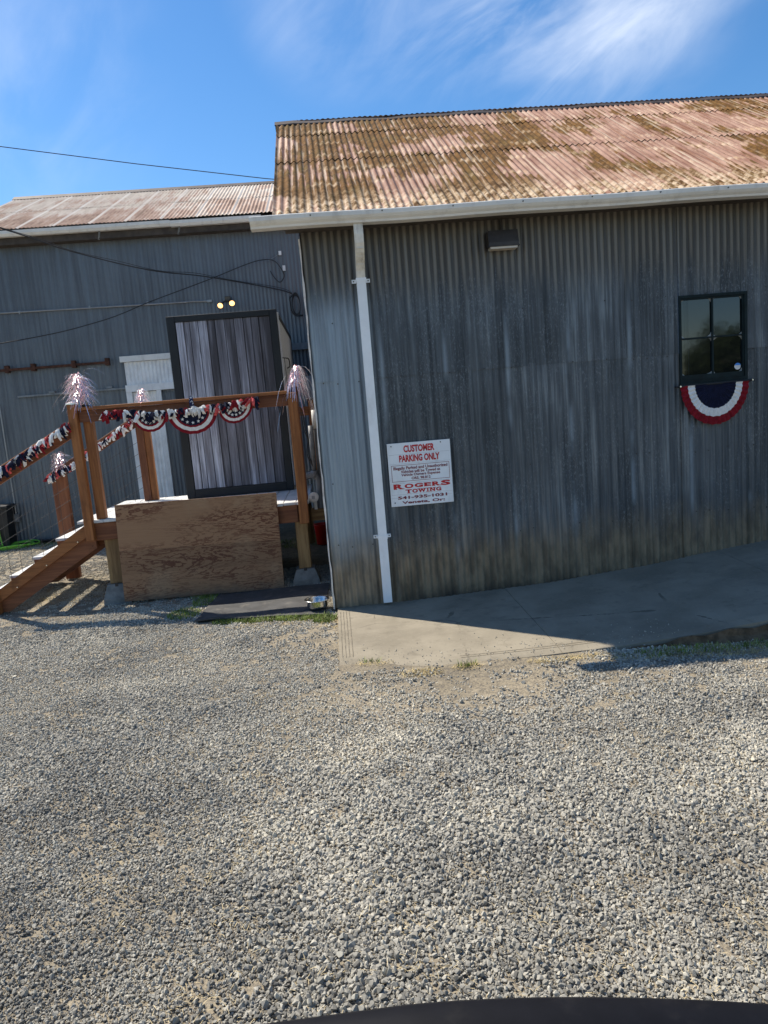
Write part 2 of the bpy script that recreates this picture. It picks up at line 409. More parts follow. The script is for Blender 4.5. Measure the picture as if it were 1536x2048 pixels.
# ------------------------------------------------------------------ geometry helpers
WL = {}      # world location of every object (no parent is ever rotated)
class MB:
    def __init__(s): s.v = []; s.f = []
    def add(s, vs, fs):
        o = len(s.v); s.v += [tuple(v) for v in vs]; s.f += [tuple(i+o for i in f) for f in fs]; return s
    def box(s, x0, x1, y0, y1, z0, z1, b=0.):
        if b <= 0:
            return s.add([(x0,y0,z0),(x1,y0,z0),(x1,y1,z0),(x0,y1,z0),(x0,y0,z1),(x1,y0,z1),(x1,y1,z1),(x0,y1,z1)],
                         [(0,3,2,1),(4,5,6,7),(0,1,5,4),(1,2,6,5),(2,3,7,6),(3,0,4,7)])
        bm = bmesh.new(); bmesh.ops.create_cube(bm, size=1)
        for q in bm.verts: q.co = Vector(((x0+x1)/2+q.co.x*(x1-x0), (y0+y1)/2+q.co.y*(y1-y0), (z0+z1)/2+q.co.z*(z1-z0)))
        bmesh.ops.bevel(bm, geom=bm.edges[:], offset=b, segments=1, affect='EDGES')
        return s.bm(bm)
    def bm(s, bm):
        bm.verts.index_update(); s.add([v.co[:] for v in bm.verts], [[v.index for v in f.verts] for f in bm.faces]); bm.free(); return s
    def xf(s, m):
        s.v = [tuple(m @ Vector(v)) for v in s.v]; return s
    def bar(s, a, b, w, h, upv=(0, 0, 1), bev=0.):
        a, b = Vector(a), Vector(b); d = b-a; L = d.length; d.normalize()
        sd_ = d.cross(Vector(upv)).normalized(); u = sd_.cross(d)
        m = MB().box(-w/2, w/2, 0, L, -h/2, h/2, bev)
        m.xf(Matrix(((sd_.x, d.x, u.x, a.x), (sd_.y, d.y, u.y, a.y), (sd_.z, d.z, u.z, a.z), (0, 0, 0, 1))))
        return s.add(m.v, m.f)
    def prism(s, pts, ax, a, b):
        """polygon (2D) extruded along axis ax from a to b"""
        def mk(p, k):
            return {0: (k, p[0], p[1]), 1: (p[0], k, p[1]), 2: (p[0], p[1], k)}[ax]
        n = len(pts)
        vs = [mk(p, a) for p in pts]+[mk(p, b) for p in pts]
        return s.add(vs, [tuple(range(n)), tuple(range(2*n-1, n-1, -1))]+[(i, i+n, (i+1) % n+n, (i+1) % n) for i in range(n)])
    def tube(s, pts, r, n=8, cap=True):
        pts = [Vector(p) for p in pts]; rings = []
        rs = r if isinstance(r, (list, tuple)) else [r]*len(pts)
        prev = None
        for i, p in enumerate(pts):
            d = (pts[min(i+1, len(pts)-1)]-pts[max(i-1, 0)]).normalized()
            u = prev if prev is not None else (Vector((0, 0, 1)) if abs(d.z) < .9 else Vector((1, 0, 0)))
            sd_ = d.cross(u).normalized(); u = sd_.cross(d).normalized(); prev = u
            rings.append([p+(sd_*math.cos(2*PI*k/n)+u*math.sin(2*PI*k/n))*rs[i] for k in range(n)])
        o = len(s.v)
        for rg in rings: s.v += [tuple(q) for q in rg]
        for i in range(len(rings)-1):
            for k in range(n):
                s.f.append((o+i*n+k, o+i*n+(k+1) % n, o+(i+1)*n+(k+1) % n, o+(i+1)*n+k))
        if cap:
            s.f.append(tuple(o+k for k in range(n-1, -1, -1))); s.f.append(tuple(o+(len(rings)-1)*n+k for k in range(n)))
        return s
    def lathe(s, prof, cx, cy, n=24):
        o = len(s.v)
        for r_, z in prof:
            for k in range(n): s.v.append((cx+r_*math.cos(2*PI*k/n), cy+r_*math.sin(2*PI*k/n), z))
        for i in range(len(prof)-1):
            for k in range(n): s.f.append((o+i*n+k, o+i*n+(k+1) % n, o+(i+1)*n+(k+1) % n, o+(i+1)*n+k))
        return s
    def mesh(s, name, mat, origin, smooth=False, fix=True):
        me = bpy.data.meshes.new(name)
        me.from_pydata([(v[0]-origin[0], v[1]-origin[1], v[2]-origin[2]) for v in s.v], [], s.f)
        if fix:
            bm = bmesh.new(); bm.from_mesh(me); bmesh.ops.recalc_face_normals(bm, faces=bm.faces[:]); bm.to_mesh(me); bm.free()
        if mat: me.materials.append(M[mat])
        if smooth: me.polygons.foreach_set('use_smooth', [True]*len(me.polygons))
        me.update()
        return me
    def build(s, name, mat, parent=None, smooth=False, origin=None, fix=True):
        if origin is None:
            a = np.array(s.v); lo, hi = a.min(0), a.max(0)
            origin = Vector(((lo[0]+hi[0])/2, (lo[1]+hi[1])/2, lo[2]))
        else: origin = Vector(origin)
        return link(name, s.mesh(name, mat, origin, smooth, fix), origin, parent)
def link(name, me, loc, parent=None, rot=None, scale=None):
    o = bpy.data.objects.new(name, me); C.objects.link(o)
    loc = Vector(loc); WL[o] = loc
    if parent is not None:
        o.parent = parent; o.location = loc-WL[parent]
    else: o.location = loc
    if rot is not None: o.rotation_euler = rot
    if scale is not None: o.scale = scale
    return o
def tag(o, label, cat, group=None):
    o['label'] = label; o['category'] = cat
    if group: o['group'] = group
    return o
def thing(name, label, cat, loc, group=None):
    o = link(name, None, loc); o.empty_display_size = .1
    return tag(o, label, cat, group)
def struct(o, kind='structure', label=None):
    o['kind'] = kind
    if label: o['label'] = label
    return o
def spline(pts, n=8):
    pts = [Vector(p) for p in pts]; out = []
    for i in range(len(pts)-1):
        p0 = pts[max(i-1, 0)]; p1 = pts[i]; p2 = pts[i+1]; p3 = pts[min(i+2, len(pts)-1)]
        for k in range(n):
            t_ = k/n
            out.append(.5*((2*p1)+(p2-p0)*t_+(2*p0-5*p1+4*p2-p3)*t_*t_+(3*p1-p0-3*p2+p3)*t_**3))
    out.append(pts[-1]); return out
def corr(width, height, amp=.008, seg=8, rows=4, thick=.0025, seed=0, hole=None, wav=.0015):
    """corrugated sheet: x across (0..width), z up (0..height), front towards -y"""
    rg = random.Random(seed)
    nx = max(2, int(round(width/PITCH*seg)))
    xs = [width*i/nx for i in range(nx+1)]
    zs = [height*i/rows for i in range(rows+1)]
    if hole:
        for q in hole[:2]:
            if 0 < q < width: xs.append(q)
        for q in hole[2:]:
            if 0 < q < height: zs.append(q)
        xs = sorted(set(xs)); zs = sorted(set(zs))
    ph = [(rg.uniform(0, 6.28), rg.uniform(2, 6), rg.uniform(0, 6.28)) for _ in range(3)]
    m = MB()
    def dent(x_, z_): return sum(wav*math.sin(a*b_*x_+c_+z_*b_*.7) for a, b_, c_ in ph)
    for side in (0, 1):
        o = len(m.v)
        for z_ in zs:
            for x_ in xs: m.v.append((x_, -amp*math.cos(2*PI*x_/PITCH)+dent(x_, z_)+side*thick, z_))
        W = len(xs)
        for j in range(len(zs)-1):
            for i in range(W-1):
                xc, zc = (xs[i]+xs[i+1])/2, (zs[j]+zs[j+1])/2
                if hole and hole[0] < xc < hole[1] and hole[2] < zc < hole[3]: continue
                q = (o+j*W+i, o+j*W+i+1, o+(j+1)*W+i+1, o+(j+1)*W+i)
                m.f.append(q if side == 0 else q[::-1])
    # rims (own vertices so that the edge stays crisp)
    W = len(xs); N = W*len(zs)
    def rim(idx):
        o = len(m.v)
        for i in idx: m.v.append(m.v[i]); m.v.append(m.v[i+N])
        for k in range(len(idx)-1): m.f.append((o+2*k, o+2*k+1, o+2*k+3, o+2*k+2))
    if not (hole and hole[2] <= 0): rim(list(range(W)))
    rim([(len(zs)-1)*W+i for i in range(W)])
    rim([j*W for j in range(len(zs))]); rim([j*W+W-1 for j in range(len(zs))])
    return m

# ------------------------------------------------------------------ ground
def lat(seed, nx=64):
    return np.random.RandomState(seed).rand(nx, nx)
def vnoise(x, y, sc, seed):
    g = lat(seed); n = g.shape[0]
    u, v_ = x*sc+1000, y*sc+1000
    i, j = np.floor(u).astype(int), np.floor(v_).astype(int)
    a, b = u-i, v_-j
    a = a*a*(3-2*a); b = b*b*(3-2*b)
    return (g[i % n, j % n]*(1-a)+g[(i+1) % n, j % n]*a)*(1-b)+(g[i % n, (j+1) % n]*(1-a)+g[(i+1) % n, (j+1) % n]*a)*b
def gz(x, y):
    x = np.asarray(x, float); y = np.asarray(y, float)
    z = -.022+.018*(vnoise(x, y, 1.1, 1)-.5)+.012*(vnoise(x, y, 3.1, 2)-.5)
    z = z-.028*np.clip((x-1.9)/1.4, 0, 1)*np.clip((-y+.2)/1.2, 0, 1)
    z = z+.040*np.exp(-((x-.12)/.42)**2-((y+1.74)/.17)**2)+.022*np.exp(-((x-1.0)/.6)**2-((y+1.86)/.10)**2)
    z = z-.05*np.clip((np.abs(x)+np.abs(y)-14)/40, 0, 1)
    return z
def axis(lo, hi, st, far):
    a = list(np.arange(lo, hi+1e-6, st)); d = st
    r_ = []; p_ = hi
    while p_ < far: d *= 1.5; p_ += d; r_.append(p_)
    l_ = []; p_ = lo; d = st
    while p_ > -far: d *= 1.5; p_ -= d; l_.append(p_)
    return np.array(l_[::-1]+a+r_)
gx, gy = axis(-7, 8, .075, 450), axis(-7, 7, .075, 450)
GX, GY = np.meshgrid(gx, gy)
GZ = gz(GX, GY)
me = bpy.data.meshes.new('ground')
W_, H_ = len(gx), len(gy)
idx = np.arange(W_*H_).reshape(H_, W_)
fs = np.stack([idx[:-1, :-1], idx[:-1, 1:], idx[1:, 1:], idx[1:, :-1]], -1).reshape(-1, 4)
me.from_pydata(np.stack([GX, GY, GZ], -1).reshape(-1, 3).tolist(), [], fs.tolist())
me.materials.append(M['soil'])
me.polygons.foreach_set('use_smooth', [True]*len(me.polygons))
struct(link('ground', me, (0, 0, 0)))

# concrete path along the wall, a ramp that climbs to the right
def zw(x): return np.interp(x, [-1, .5, 1.15, 2.17, 3.2, 3.73, 4.44, 9], [.0, .003, .017, .053, .131, .193, .269, .74])
def zf(x): return np.interp(x, [-1, 1.6, 2.2, 2.8, 3.34, 4.4, 9], [-.006, -.002, .008, .038, .090, .20, .68])
def pz(x, y):
    k = min(1, max(0, -y/1.8)); return float(zw(x)*(1-k)+zf(x)*k)
def slab(x0, x1, name_parent=None):
    m = MB(); n = max(2, int((x1-x0)/.1)); ys = [.05, -.45, -.9, -1.35, -1.70, -1.79]
    for i in range(n+1):
        x_ = x0+(x1-x0)*i/n
        for y_ in ys: m.v.append((x_, y_, pz(x_, y_)-(.012 if y_ == -1.79 else 0)))
        m.v.append((x_, -1.81, -.30)); m.v.append((x_, .05, -.30))
    K = len(ys)+2
    for i in range(n):
        for k in range(K):
            m.f.append((i*K+k, i*K+(k+1) % K, (i+1)*K+(k+1) % K, (i+1)*K+k))
    m.f.append(tuple(range(K))); m.f.append(tuple(n*K+k for k in range(K)))
    return m
path = struct(slab(.03, 1.7055).build('concrete_path', 'concrete'))
for a, b in ((1.7105, 3.9), (3.905, 6.1), (6.105, 9)):
    slab(a, b).build('slab', 'concrete', path)
# tooled lines along the edges of the first slab
for k in range(4):
    x_ = .055+.028*k
    m = MB()
    for i in range(30):
        y_ = -.14-1.28*i/29
        m.v += [(x_+.001*math.sin(i*.9+k)-.003, y_, pz(x_, y_)+.003), (x_+.001*math.sin(i*.9+k)+.003, y_, pz(x_, y_)+.003)]
    m.f = [(2*i, 2*i+1, 2*i+3, 2*i+2) for i in range(29)]
    m.build('tooled_groove', 'groove_dirt', path)
for k in range(2):
    y_ = -1.69+.036*k
    m = MB()
    for i in range(40):
        x_ = .95+1.05*i/39
        m.v += [(x_, y_-.003, pz(x_, y_)+.003), (x_, y_+.003, pz(x_, y_)+.003)]
    m.f = [(2*i, 2*i+1, 2*i+3, 2*i+2) for i in range(39)]
    m.build('tooled_groove', 'groove_dirt', path)
# earth clinging to the raised kerb face
m = MB()
for i in range(71):
    x_ = 2.0+7*i/70
    top = pz(x_, -1.8)-.02-.012*math.sin(i*1.7)-.01*math.sin(i*.6)
    m.v += [(x_, -1.818, top), (x_, -1.835-.01*math.sin(i*2.3), max(-.06, top-.05)), (x_, -1.90-.02*math.sin(i*1.1), -.075)]
for i in range(70):
    for k in (0, 1): m.f.append((3*i+k, 3*i+k+1, 3*i+k+4, 3*i+k+3))
m.build('kerb_earth', 'curb_dirt', path)

# ------------------------------------------------------------------ the shed
EZ, EY, RZ, RY = 3.64, -.31, 5.53, 2.80       # roof eave and ridge
TH = math.atan2(RZ-EZ, RY-EY)
XR = 9.03
shed = thing('metal_shed', 'long corrugated metal shed with rusty brown roof and white gutter', 'shed', (4.5, 2.8, 0))
# front wall: timber backing with the window opening, then the sheets
WX0, WX1, WZ0, WZ1 = 3.555, 4.238, 1.905, 2.742
wall = MB()
for a, b, c_, d in ((.0, WX0, 0, 3.56), (WX1, XR, 0, 3.56), (WX0, WX1, 0, WZ0), (WX0, WX1, WZ1, 3.56)):
    wall.box(a, b, .022, .09, c_, d)
wall = wall.build('front_wall', 'dark_wood', shed)
protos = {}
def place_sheet(parent, name, key, mat, x_, y_, z_, rx=0, mk=None, rz=0.):
    if key not in protos:
        protos[key] = mk().mesh(name, mat, (0, 0, 0), True)
    o = link(name, protos[key], (x_, y_, z_), parent, (rx, 0, rz))
    return o
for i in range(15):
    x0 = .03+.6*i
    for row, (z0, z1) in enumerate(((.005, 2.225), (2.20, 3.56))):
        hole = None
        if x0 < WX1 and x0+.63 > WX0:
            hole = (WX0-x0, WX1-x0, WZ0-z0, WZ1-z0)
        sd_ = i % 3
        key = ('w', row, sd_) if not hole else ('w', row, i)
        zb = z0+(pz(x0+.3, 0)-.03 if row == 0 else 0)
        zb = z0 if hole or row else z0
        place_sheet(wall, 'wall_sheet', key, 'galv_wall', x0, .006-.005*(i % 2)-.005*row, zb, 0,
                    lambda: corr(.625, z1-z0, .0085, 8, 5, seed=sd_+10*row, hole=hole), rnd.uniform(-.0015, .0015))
m = corr(.075, 3.55, .0085, 8, 4, seed=3); m.v = [(max(v[0], .040)-.0367, v[1]+.007, v[2]+.005) for v in m.v]; m.build('wall_sheet', 'galv_wall', wall, True)
# left gable wall, back wall and inner darkness
gable = MB().prism([(.09, 0), (5.55, 0), (5.55, 3.58), (2.8, 5.42), (.09, 3.58)], 0, .022, .08).build('gable_wall', 'galv_side', shed)
for i in range(9):
    y0 = .02+.6*i
    def zt(y_): return 3.56+(1.86*(1-abs(y_-2.8)/2.75))
    y1 = min(y0+.61, 5.5)
    m = corr(y1-y0, 1., .0085, 8, 1, seed=i)
    m.v = [(-.0+v[1]+.006, y0+(y1-y0)-v[0], v[2]*(zt(y0+(y1-y0)-v[0]))) for v in m.v]
    m.build('wall_sheet', 'galv_side', gable, True)
MB().box(.0, XR, 5.5, 5.55, 0, 3.58).build('back_wall', 'galv_side', shed)
MB().box(XR-.06, XR, .09, 5.5, 0, 3.58).build('end_wall', 'galv_side', shed)
MB().box(2.9, 4.9, .9, .95, 1.2, 3.3).build('inner_partition', 'interior_dark', shed)
# rust-edged corner flashing
m = MB()
for i in range(36):
    z0 = 3.5*i/35
    m.v += [(-.010-.003*math.sin(i*1.3), .03, z0), (-.010-.003*math.sin(i*1.3), -.012, z0), (.004+.004*math.sin(i*2.1)+.003*math.sin(i*.7), -.0135, z0)]
for i in range(35):
    for k in (0, 1): m.f.append((3*i+k, 3*i+k+1, 3*i+k+4, 3*i+k+3))
m.build('corner_flashing', 'flashing', shed)
# roof deck and sheets
roof = MB()
n_ = Vector((0, -math.sin(TH), math.cos(TH)))
for sgn in (1, -1):
    pts = [(EY, EZ-.055), (RY, RZ-.055), (RY, RZ-.085), (EY, EZ-.085)]
    if sgn < 0: pts = [(2*RY-a, b) for a, b in pts]
    roof.prism(pts, 0, -.16 if sgn > 0 else .09, XR+.15)
roof = roof.build('roof', 'dark_wood', shed)
L_ = math.hypot(RZ-EZ, RY-EY)
rows_ = [(-.05, 1.82), (1.72, 3.02), (2.92, L_)]
for i in range(16):
    x0 = -.205+.6*i
    for j, (a, b) in enumerate(rows_):
        jit = rnd.uniform(-.012, .012) if j == 0 else 0
        off = .012+.006*j+.003*(i % 2)
        yy = EY+math.cos(TH)*(a+jit)-math.sin(TH)*off
        zz_ = EZ+math.sin(TH)*(a+jit)+math.cos(TH)*off
        sd_ = (i*3+j) % 4
        place_sheet(roof, 'roof_sheet', ('r', j, sd_), 'roof_rust', x0, yy, zz_, -(PI/2-TH),
                    lambda: corr(.635, b-a, .0095, 8, 6, seed=sd_+5*j, wav=.0010), rnd.uniform(-.003, .003))
m = corr(XR+.10, L_+.05, .0095, 4, 2)
R_ = Matrix.Rotation(PI, 4, 'Z') @ Matrix.Rotation(-(PI/2-TH), 4, 'X')
m.xf(Matrix.Translation((XR+.15, 2*RY-EY, EZ+.012)) @ R_)
m.build('roof_sheet', 'roof_rust', roof, True)
# ridge cap
rc = MB()
N_ = 40
for i in range(N_+1):
    x_ = -.23+(XR+.4)*i/N_; dz = .006*math.sin(i*1.9)+.004*math.sin(i*.8)
    for yy, zz_ in ((-.115, -.075), (-.11, -.058), (-.03, .006), (.03, .006), (.12, -.06)):
        rc.v.append((x_, RY+yy, RZ+.030+zz_+dz))
for i in range(N_):
    for k in range(4): rc.f.append((i*5+k, i*5+k+1, i*5+k+6, i*5+k+5))
rc.build('ridge_cap', 'ridge_iron', roof)
# verge board and fascia
for nm, ya, yb, xa in (('verge_board', EY, RY, -.15), ):
    MB().prism([(EY+.10, EZ-.028), (RY, RZ-.088), (RY, RZ-.16), (EY+.10, EZ-.09)], 0, -.15, -.125).build(nm, 'rust_iron', roof)
MB().box(-.12, XR+.1, -.245, -.215, 3.530, 3.60).build('fascia_board', 'dark_wood', roof)
MB().box(-.12, XR+.1, -.214, .0, 3.555, 3.575).build('soffit', 'dark_wood', roof)
# K-style gutter
prof = [(-.246, 3.62), (-.248, 3.528), (-.350, 3.528), (-.358, 3.545), (-.380, 3.562), (-.396, 3.582), (-.400, 3.615), (-.392, 3.622), (-.385, 3.615), (-.381, 3.588), (-.345, 3.545), (-.262, 3.540), (-.258, 3.62)]
gut = MB()
NG = 30
for i in range(NG+1):
    x_ = -.40+(XR+.5)*i/NG; dz = .004*math.sin(i*1.1)
    for y_, z_ in prof: gut.v.append((x_, y_, z_+dz))
K = len(prof)
for i in range(NG):
    for k in range(K): gut.f.append((i*K+k, i*K+(k+1) % K, (i+1)*K+(k+1) % K, (i+1)*K+k))
gut = gut.build('gutter', 'cream_gutter', shed)
for xx in (-.403, XR+.1): MB().prism(prof[:8], 0, xx, xx+.006).build('end_cap', 'cream_gutter', gut)
for k in range(14):
    x_ = .12+.62*k
    MB().tube([(x_, -.395, 3.60), (x_, -.408, 3.60)], .0055, 8).build('gutter_screw', 'bronze_metal', gut)
# downspout with curved offset at the top
xd = .527
def ribbon_pipe(pts, wx, dy):
    m = MB()
    for i, (y_, z_) in enumerate(pts):
        a = pts[max(0, i-1)]; b = pts[min(len(pts)-1, i+1)]
        t_ = Vector((b[0]-a[0], b[1]-a[1])).normalized(); nn = Vector((-t_.y, t_.x))
        for sx, sn in ((-1, -1), (1, -1), (1, 1), (-1, 1)):
            m.v.append((xd+sx*wx/2, y_+nn.x*sn*dy/2, z_+nn.y*sn*dy/2))
    for i in range(len(pts)-1):
        for k in range(4): m.f.append((i*4+k, i*4+(k+1) % 4, (i+1)*4+(k+1) % 4, (i+1)*4+k))
    m.f.append((0, 1, 2, 3)); e_ = (len(pts)-1)*4; m.f.append((e_, e_+1, e_+2, e_+3))
    return m
ds = ribbon_pipe([(-.058, 3.085), (-.058, .035)], .084, .06).build('downspout', 'white_metal', shed)
el = [(-.300, 3.527), (-.298, 3.44), (-.283, 3.38), (-.245, 3.325), (-.19, 3.28), (-.13, 3.235), (-.085, 3.18), (-.062, 3.12), (-.058, 3.06)]
ribbon_pipe(el, .080, .058).build('elbow', 'stained_white', ds)
for k in range(5):
    z_ = 3.215+.028*k
    y_ = np.interp(z_, [q[1] for q in el[::-1]], [q[0] for q in el[::-1]])
    MB().box(xd-.030, xd+.030, y_-.047, y_-.036, z_-.004, z_+.004).build('elbow_rib', 'stained_white', ds)
for z_ in (3.09, .686):
    m = MB().box(xd-.0445, xd+.0445, -.092, -.086, z_-.019, z_+.019)
    for sg in (-1, 1):
        m.box(min(xd+sg*.0425, xd+sg*.047), max(xd+sg*.0425, xd+sg*.047), -.0915, -.012, z_-.019, z_+.019)
        m.box(min(xd+sg*.047, xd+sg*.085), max(xd+sg*.047, xd+sg*.085), -.018, -.011, z_-.017, z_+.017)
    st_ = m.build('strap', 'white_metal', ds)
    for sg in (-1, 1): MB().tube([(xd+sg*.068, -.016, z_), (xd+sg*.068, -.022, z_)], .006, 8).build('screw', 'bronze_metal', ds)
# window
win = MB()
for a in ((WX0, WX0+.014, WZ0, WZ1), (WX1-.030, WX1, WZ0, WZ1), (WX0+.014, WX1-.030, WZ1-.026, WZ1), (WX0+.014, WX1-.030, WZ0, WZ0+.03)):
    win.box(a[0], a[1], -.022, .06, a[2], a[3])
win = win.build('window', 'green_window', shed)
ix0, ix1, iz0, iz1 = WX0+.0155, WX1-.0315, WZ0+.032, WZ1-.028
for nm, a in (('sash_stile', (ix0, ix0+.012, iz0, iz1)), ('sash_stile', (ix1-.014, ix1, iz0, iz1)), ('sash_rail', (ix0+.012, ix1-.014, iz0, iz0+.05)), ('sash_rail', (ix0+.012, ix1-.014, iz1-.014, iz1))):
    MB().box(a[0], a[1], -.012, .03, a[2], a[3]).build(nm, 'green_window', win)
mx = (ix0+ix1)/2+.005; mz = 2.335
px0, px1, pz0, pz1 = ix0+.012, ix1-.014, iz0+.05, iz1-.014
MB().box(mx-.0085, mx+.0085, -.01, .028, pz0, pz1).build('muntin', 'green_window', win)
MB().box(px0, mx-.0085, -.01, .028, mz-.008, mz+.008).build('muntin', 'green_window', win)
MB().box(mx+.0085, px1, -.01, .028, mz-.008, mz+.008).build('muntin', 'green_window', win)
for (a, b, c_, d) in ((px0, mx-.0085, pz0, mz-.008), (mx+.0085, px1, pz0, mz-.008), (px0, mx-.0085, mz+.008, pz1), (mx+.0085, px1, mz+.008, pz1)):
    o = MB().box(a, b, .010, .015, c_, d).build('pane', 'pane_glass', win)
    o.rotation_euler = (rnd.uniform(-.006, .006), 0, rnd.uniform(-.006, .006))
    # old putty smeared into the corners
    for cx, cz, sx, sz in ((a, c_, 1, 1), (b, c_, -1, 1), (a, d, 1, -1), (b, d, -1, -1)):
        q = rnd.uniform(.018, .05); q2 = rnd.uniform(.018, .045)
        pts = [(cx, cz), (cx+sx*q, cz)]+[(cx+sx*q*(1-math.sin(t_))*.9+sx*.004, cz+sz*q2*(1-math.cos(t_))*.9+sz*.004) for t_ in (.4, .8, 1.2)]+[(cx, cz+sz*q2)]
        MB().prism(pts, 1, .005, .0095).build('putty', 'putty', win)
MB().box(WX0-.012, WX1+.012, -.05, -.02, WZ0-.028, WZ0-.001).build('sill', 'green_window', win)
stk = MB().tube([(4.150, .0095, 2.035), (4.150, .0065, 2.035)], .032, 24).build('sticker', 'white_cloth', win)
m = MB(); ang = [PI*.1+PI*.8*k/12 for k in range(13)]
m.prism([(4.150+.0325*math.cos(a), 2.035+.0325*math.sin(a)) for a in ang], 1, .004, .0062); m.build('sticker_band', 'sticker_blue', win)
# nail heads
hd = MB().tube([(0, 0, 0), (0, -.006, 0)], .007, 6).mesh('nail_head', 'bronze_metal', (0, 0, 0))
for i in range(8):
    for z_ in (.62, 1.25, 2.19, 2.75):
        for dx in (.067, .2, .4):
            if rnd.random() < .62:
                x_ = .03+.6*i+round(dx/PITCH)*PITCH
                if WX0-.02 < x_ < WX1+.02 and WZ0 < z_ < WZ1: continue
                link('nail_head', hd, (x_, -.010, z_+rnd.uniform(-.02, .02)), wall)

# ------------------------------------------------------------------ the barn behind
BX0, BX1, BY, BEZ, BEY, BRZ, BRY = -6.02, 6.5, 6.40, 5.40, 6.15, 6.88, 9.5
barn = thing('grey_barn', 'tall grey corrugated barn with pale rust-streaked roof, behind the wooden deck', 'barn', (.3, 9.5, 0))
bwall = MB().prism([(BX0+.02, 0), (BX1, 0), (BX1, 5.3), (BX0+.02, 5.3)], 1, BY+.025, BY+.1).build('front_wall', 'dark_wood', barn)
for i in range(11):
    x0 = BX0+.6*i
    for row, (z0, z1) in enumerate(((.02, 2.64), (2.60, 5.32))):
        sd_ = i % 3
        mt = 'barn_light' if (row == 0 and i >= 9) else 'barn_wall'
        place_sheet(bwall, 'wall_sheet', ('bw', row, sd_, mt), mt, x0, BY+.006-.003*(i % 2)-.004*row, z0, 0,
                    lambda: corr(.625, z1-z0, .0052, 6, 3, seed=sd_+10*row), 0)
m = corr(BX1-BX0-6.6, 5.3, .008, 4, 1); m.xf(Matrix.Translation((BX0+6.6, BY+.006, .02))); m.build('wall_sheet', 'barn_wall', bwall, True)
MB().prism([(BY+.1, 0), (12.6, 0), (12.6, 5.3), (9.5, 6.75), (BY+.1, 5.3)], 0, BX0, BX0+.06).build('gable_wall', 'barn_wall', barn)
MB().box(BX0+.06, BX1, 12.5, 12.6, 0, 5.3).build('back_wall', 'barn_wall', barn)
MB().prism([(BY+.1, 0), (12.5, 0), (12.5, 5.3), (9.5, 6.75), (BY+.1, 5.3)], 0, BX1-.06, BX1).build('gable_wall', 'barn_wall', barn)
BT = math.atan2(BRZ-BEZ, BRY-BEY); BL = math.hypot(BRZ-BEZ, BRY-BEY)
broof = MB()
for sgn in (1, -1):
    pts = [(BEY+.03, BEZ-.03), (BRY, BRZ-.035), (BRY, BRZ-.08), (BEY+.03, BEZ-.08)]
    if sgn < 0: pts = [(2*BRY-a, b) for a, b in pts]
    broof.prism(pts, 0, -6.05, BX1+.3)
broof = broof.build('roof', 'dark_wood', barn)
brows = [(0, 1.86), (1.78, BL)]
for i in range(12):
    x0 = -6.07+.6*i
    for j, (a, b) in enumerate(brows):
        off = .01+.006*j+.003*(i % 2)
        sd_ = (i+j) % 3
        place_sheet(broof, 'roof_sheet', ('br', j, sd_), 'barn_roof', x0, BEY+math.cos(BT)*a-math.sin(BT)*off, BEZ+math.sin(BT)*a+math.cos(BT)*off, -(PI/2-BT),
                    lambda: corr(.635, b-a, .009, 6, 3, seed=sd_+5*j), rnd.uniform(-.002, .002))
m = corr(5.8, BL, .009, 4, 1); m.xf(Matrix.Translation((1.13, BEY, BEZ+.012)) @ Matrix.Rotation(-(PI/2-BT), 4, 'X')); m.build('roof_sheet', 'barn_roof', broof, True)
m = corr(12.9, BL, .009, 4, 1); m.xf(Matrix.Translation((BX1+.3, 2*BRY-BEY, BEZ+.012)) @ Matrix.Rotation(PI, 4, 'Z') @ Matrix.Rotation(-(PI/2-BT), 4, 'X')); m.build('roof_sheet', 'barn_roof', broof, True)
MB().prism([(BRY-.14, BRZ-.045), (BRY, BRZ+.045), (BRY+.14, BRZ-.045), (BRY+.14, BRZ-.03), (BRY, BRZ+.062), (BRY-.14, BRZ-.03)], 0, -6.1, BX1+.3).build('ridge_cap', 'ridge_iron', broof)
MB().box(-6.0, BX1, BEY+.06, BEY+.09, BEZ-.23, BEZ-.03).build('fascia_board', 'dark_wood', broof)
MB().box(-6.0, BX1, BEY+.091, BY-.005, BEZ-.23, BEZ-.21).build('soffit', 'dark_wood', broof)
bg_prof = [(BEY+.05, BEZ-.03), (BEY+.05, BEZ-.12), (BEY-.03, BEZ-.12), (BEY-.06, BEZ-.08), (BEY-.065, BEZ-.03)]
bgut = MB().prism(bg_prof, 0, -6.1, -2.3).build('gutter', 'cream_gutter', barn)
MB().prism([(a, b-.012) for a, b in bg_prof], 0, -2.295, -.75).build('gutter_length', 'cream_gutter', bgut)
for x_ in (-5.2, -3.5, -2.15):
    MB().bar((x_, BEY+.0, BEZ-.12), (x_-.05, BEY+.08, BEZ-.24), .03, .012).build('gutter_hanger', 'dull_iron', bgut)
# rusty sliding-door track
tr = MB().box(-5.9, -3.68, BY-.075, BY-.03, 3.09, 3.13).build('door_track', 'rust_dark', barn)
for x_ in (-5.45, -5.0, -4.3, -3.72): MB().box(x_-.035, x_+.035, BY-.085, BY-.005, 3.06, 3.185).build('track_bracket', 'rust_dark', tr)
ra = MB().box(-5.35, -3.47, BY-.05, BY-.012, 2.62, 2.65).build('wall_rail', 'dull_iron', barn)
for x_ in (-4.75, -3.75): MB().box(x_-.05, x_+.05, BY-.06, BY-.005, 2.656, 2.69).build('rail_bolt', 'dull_iron', ra)
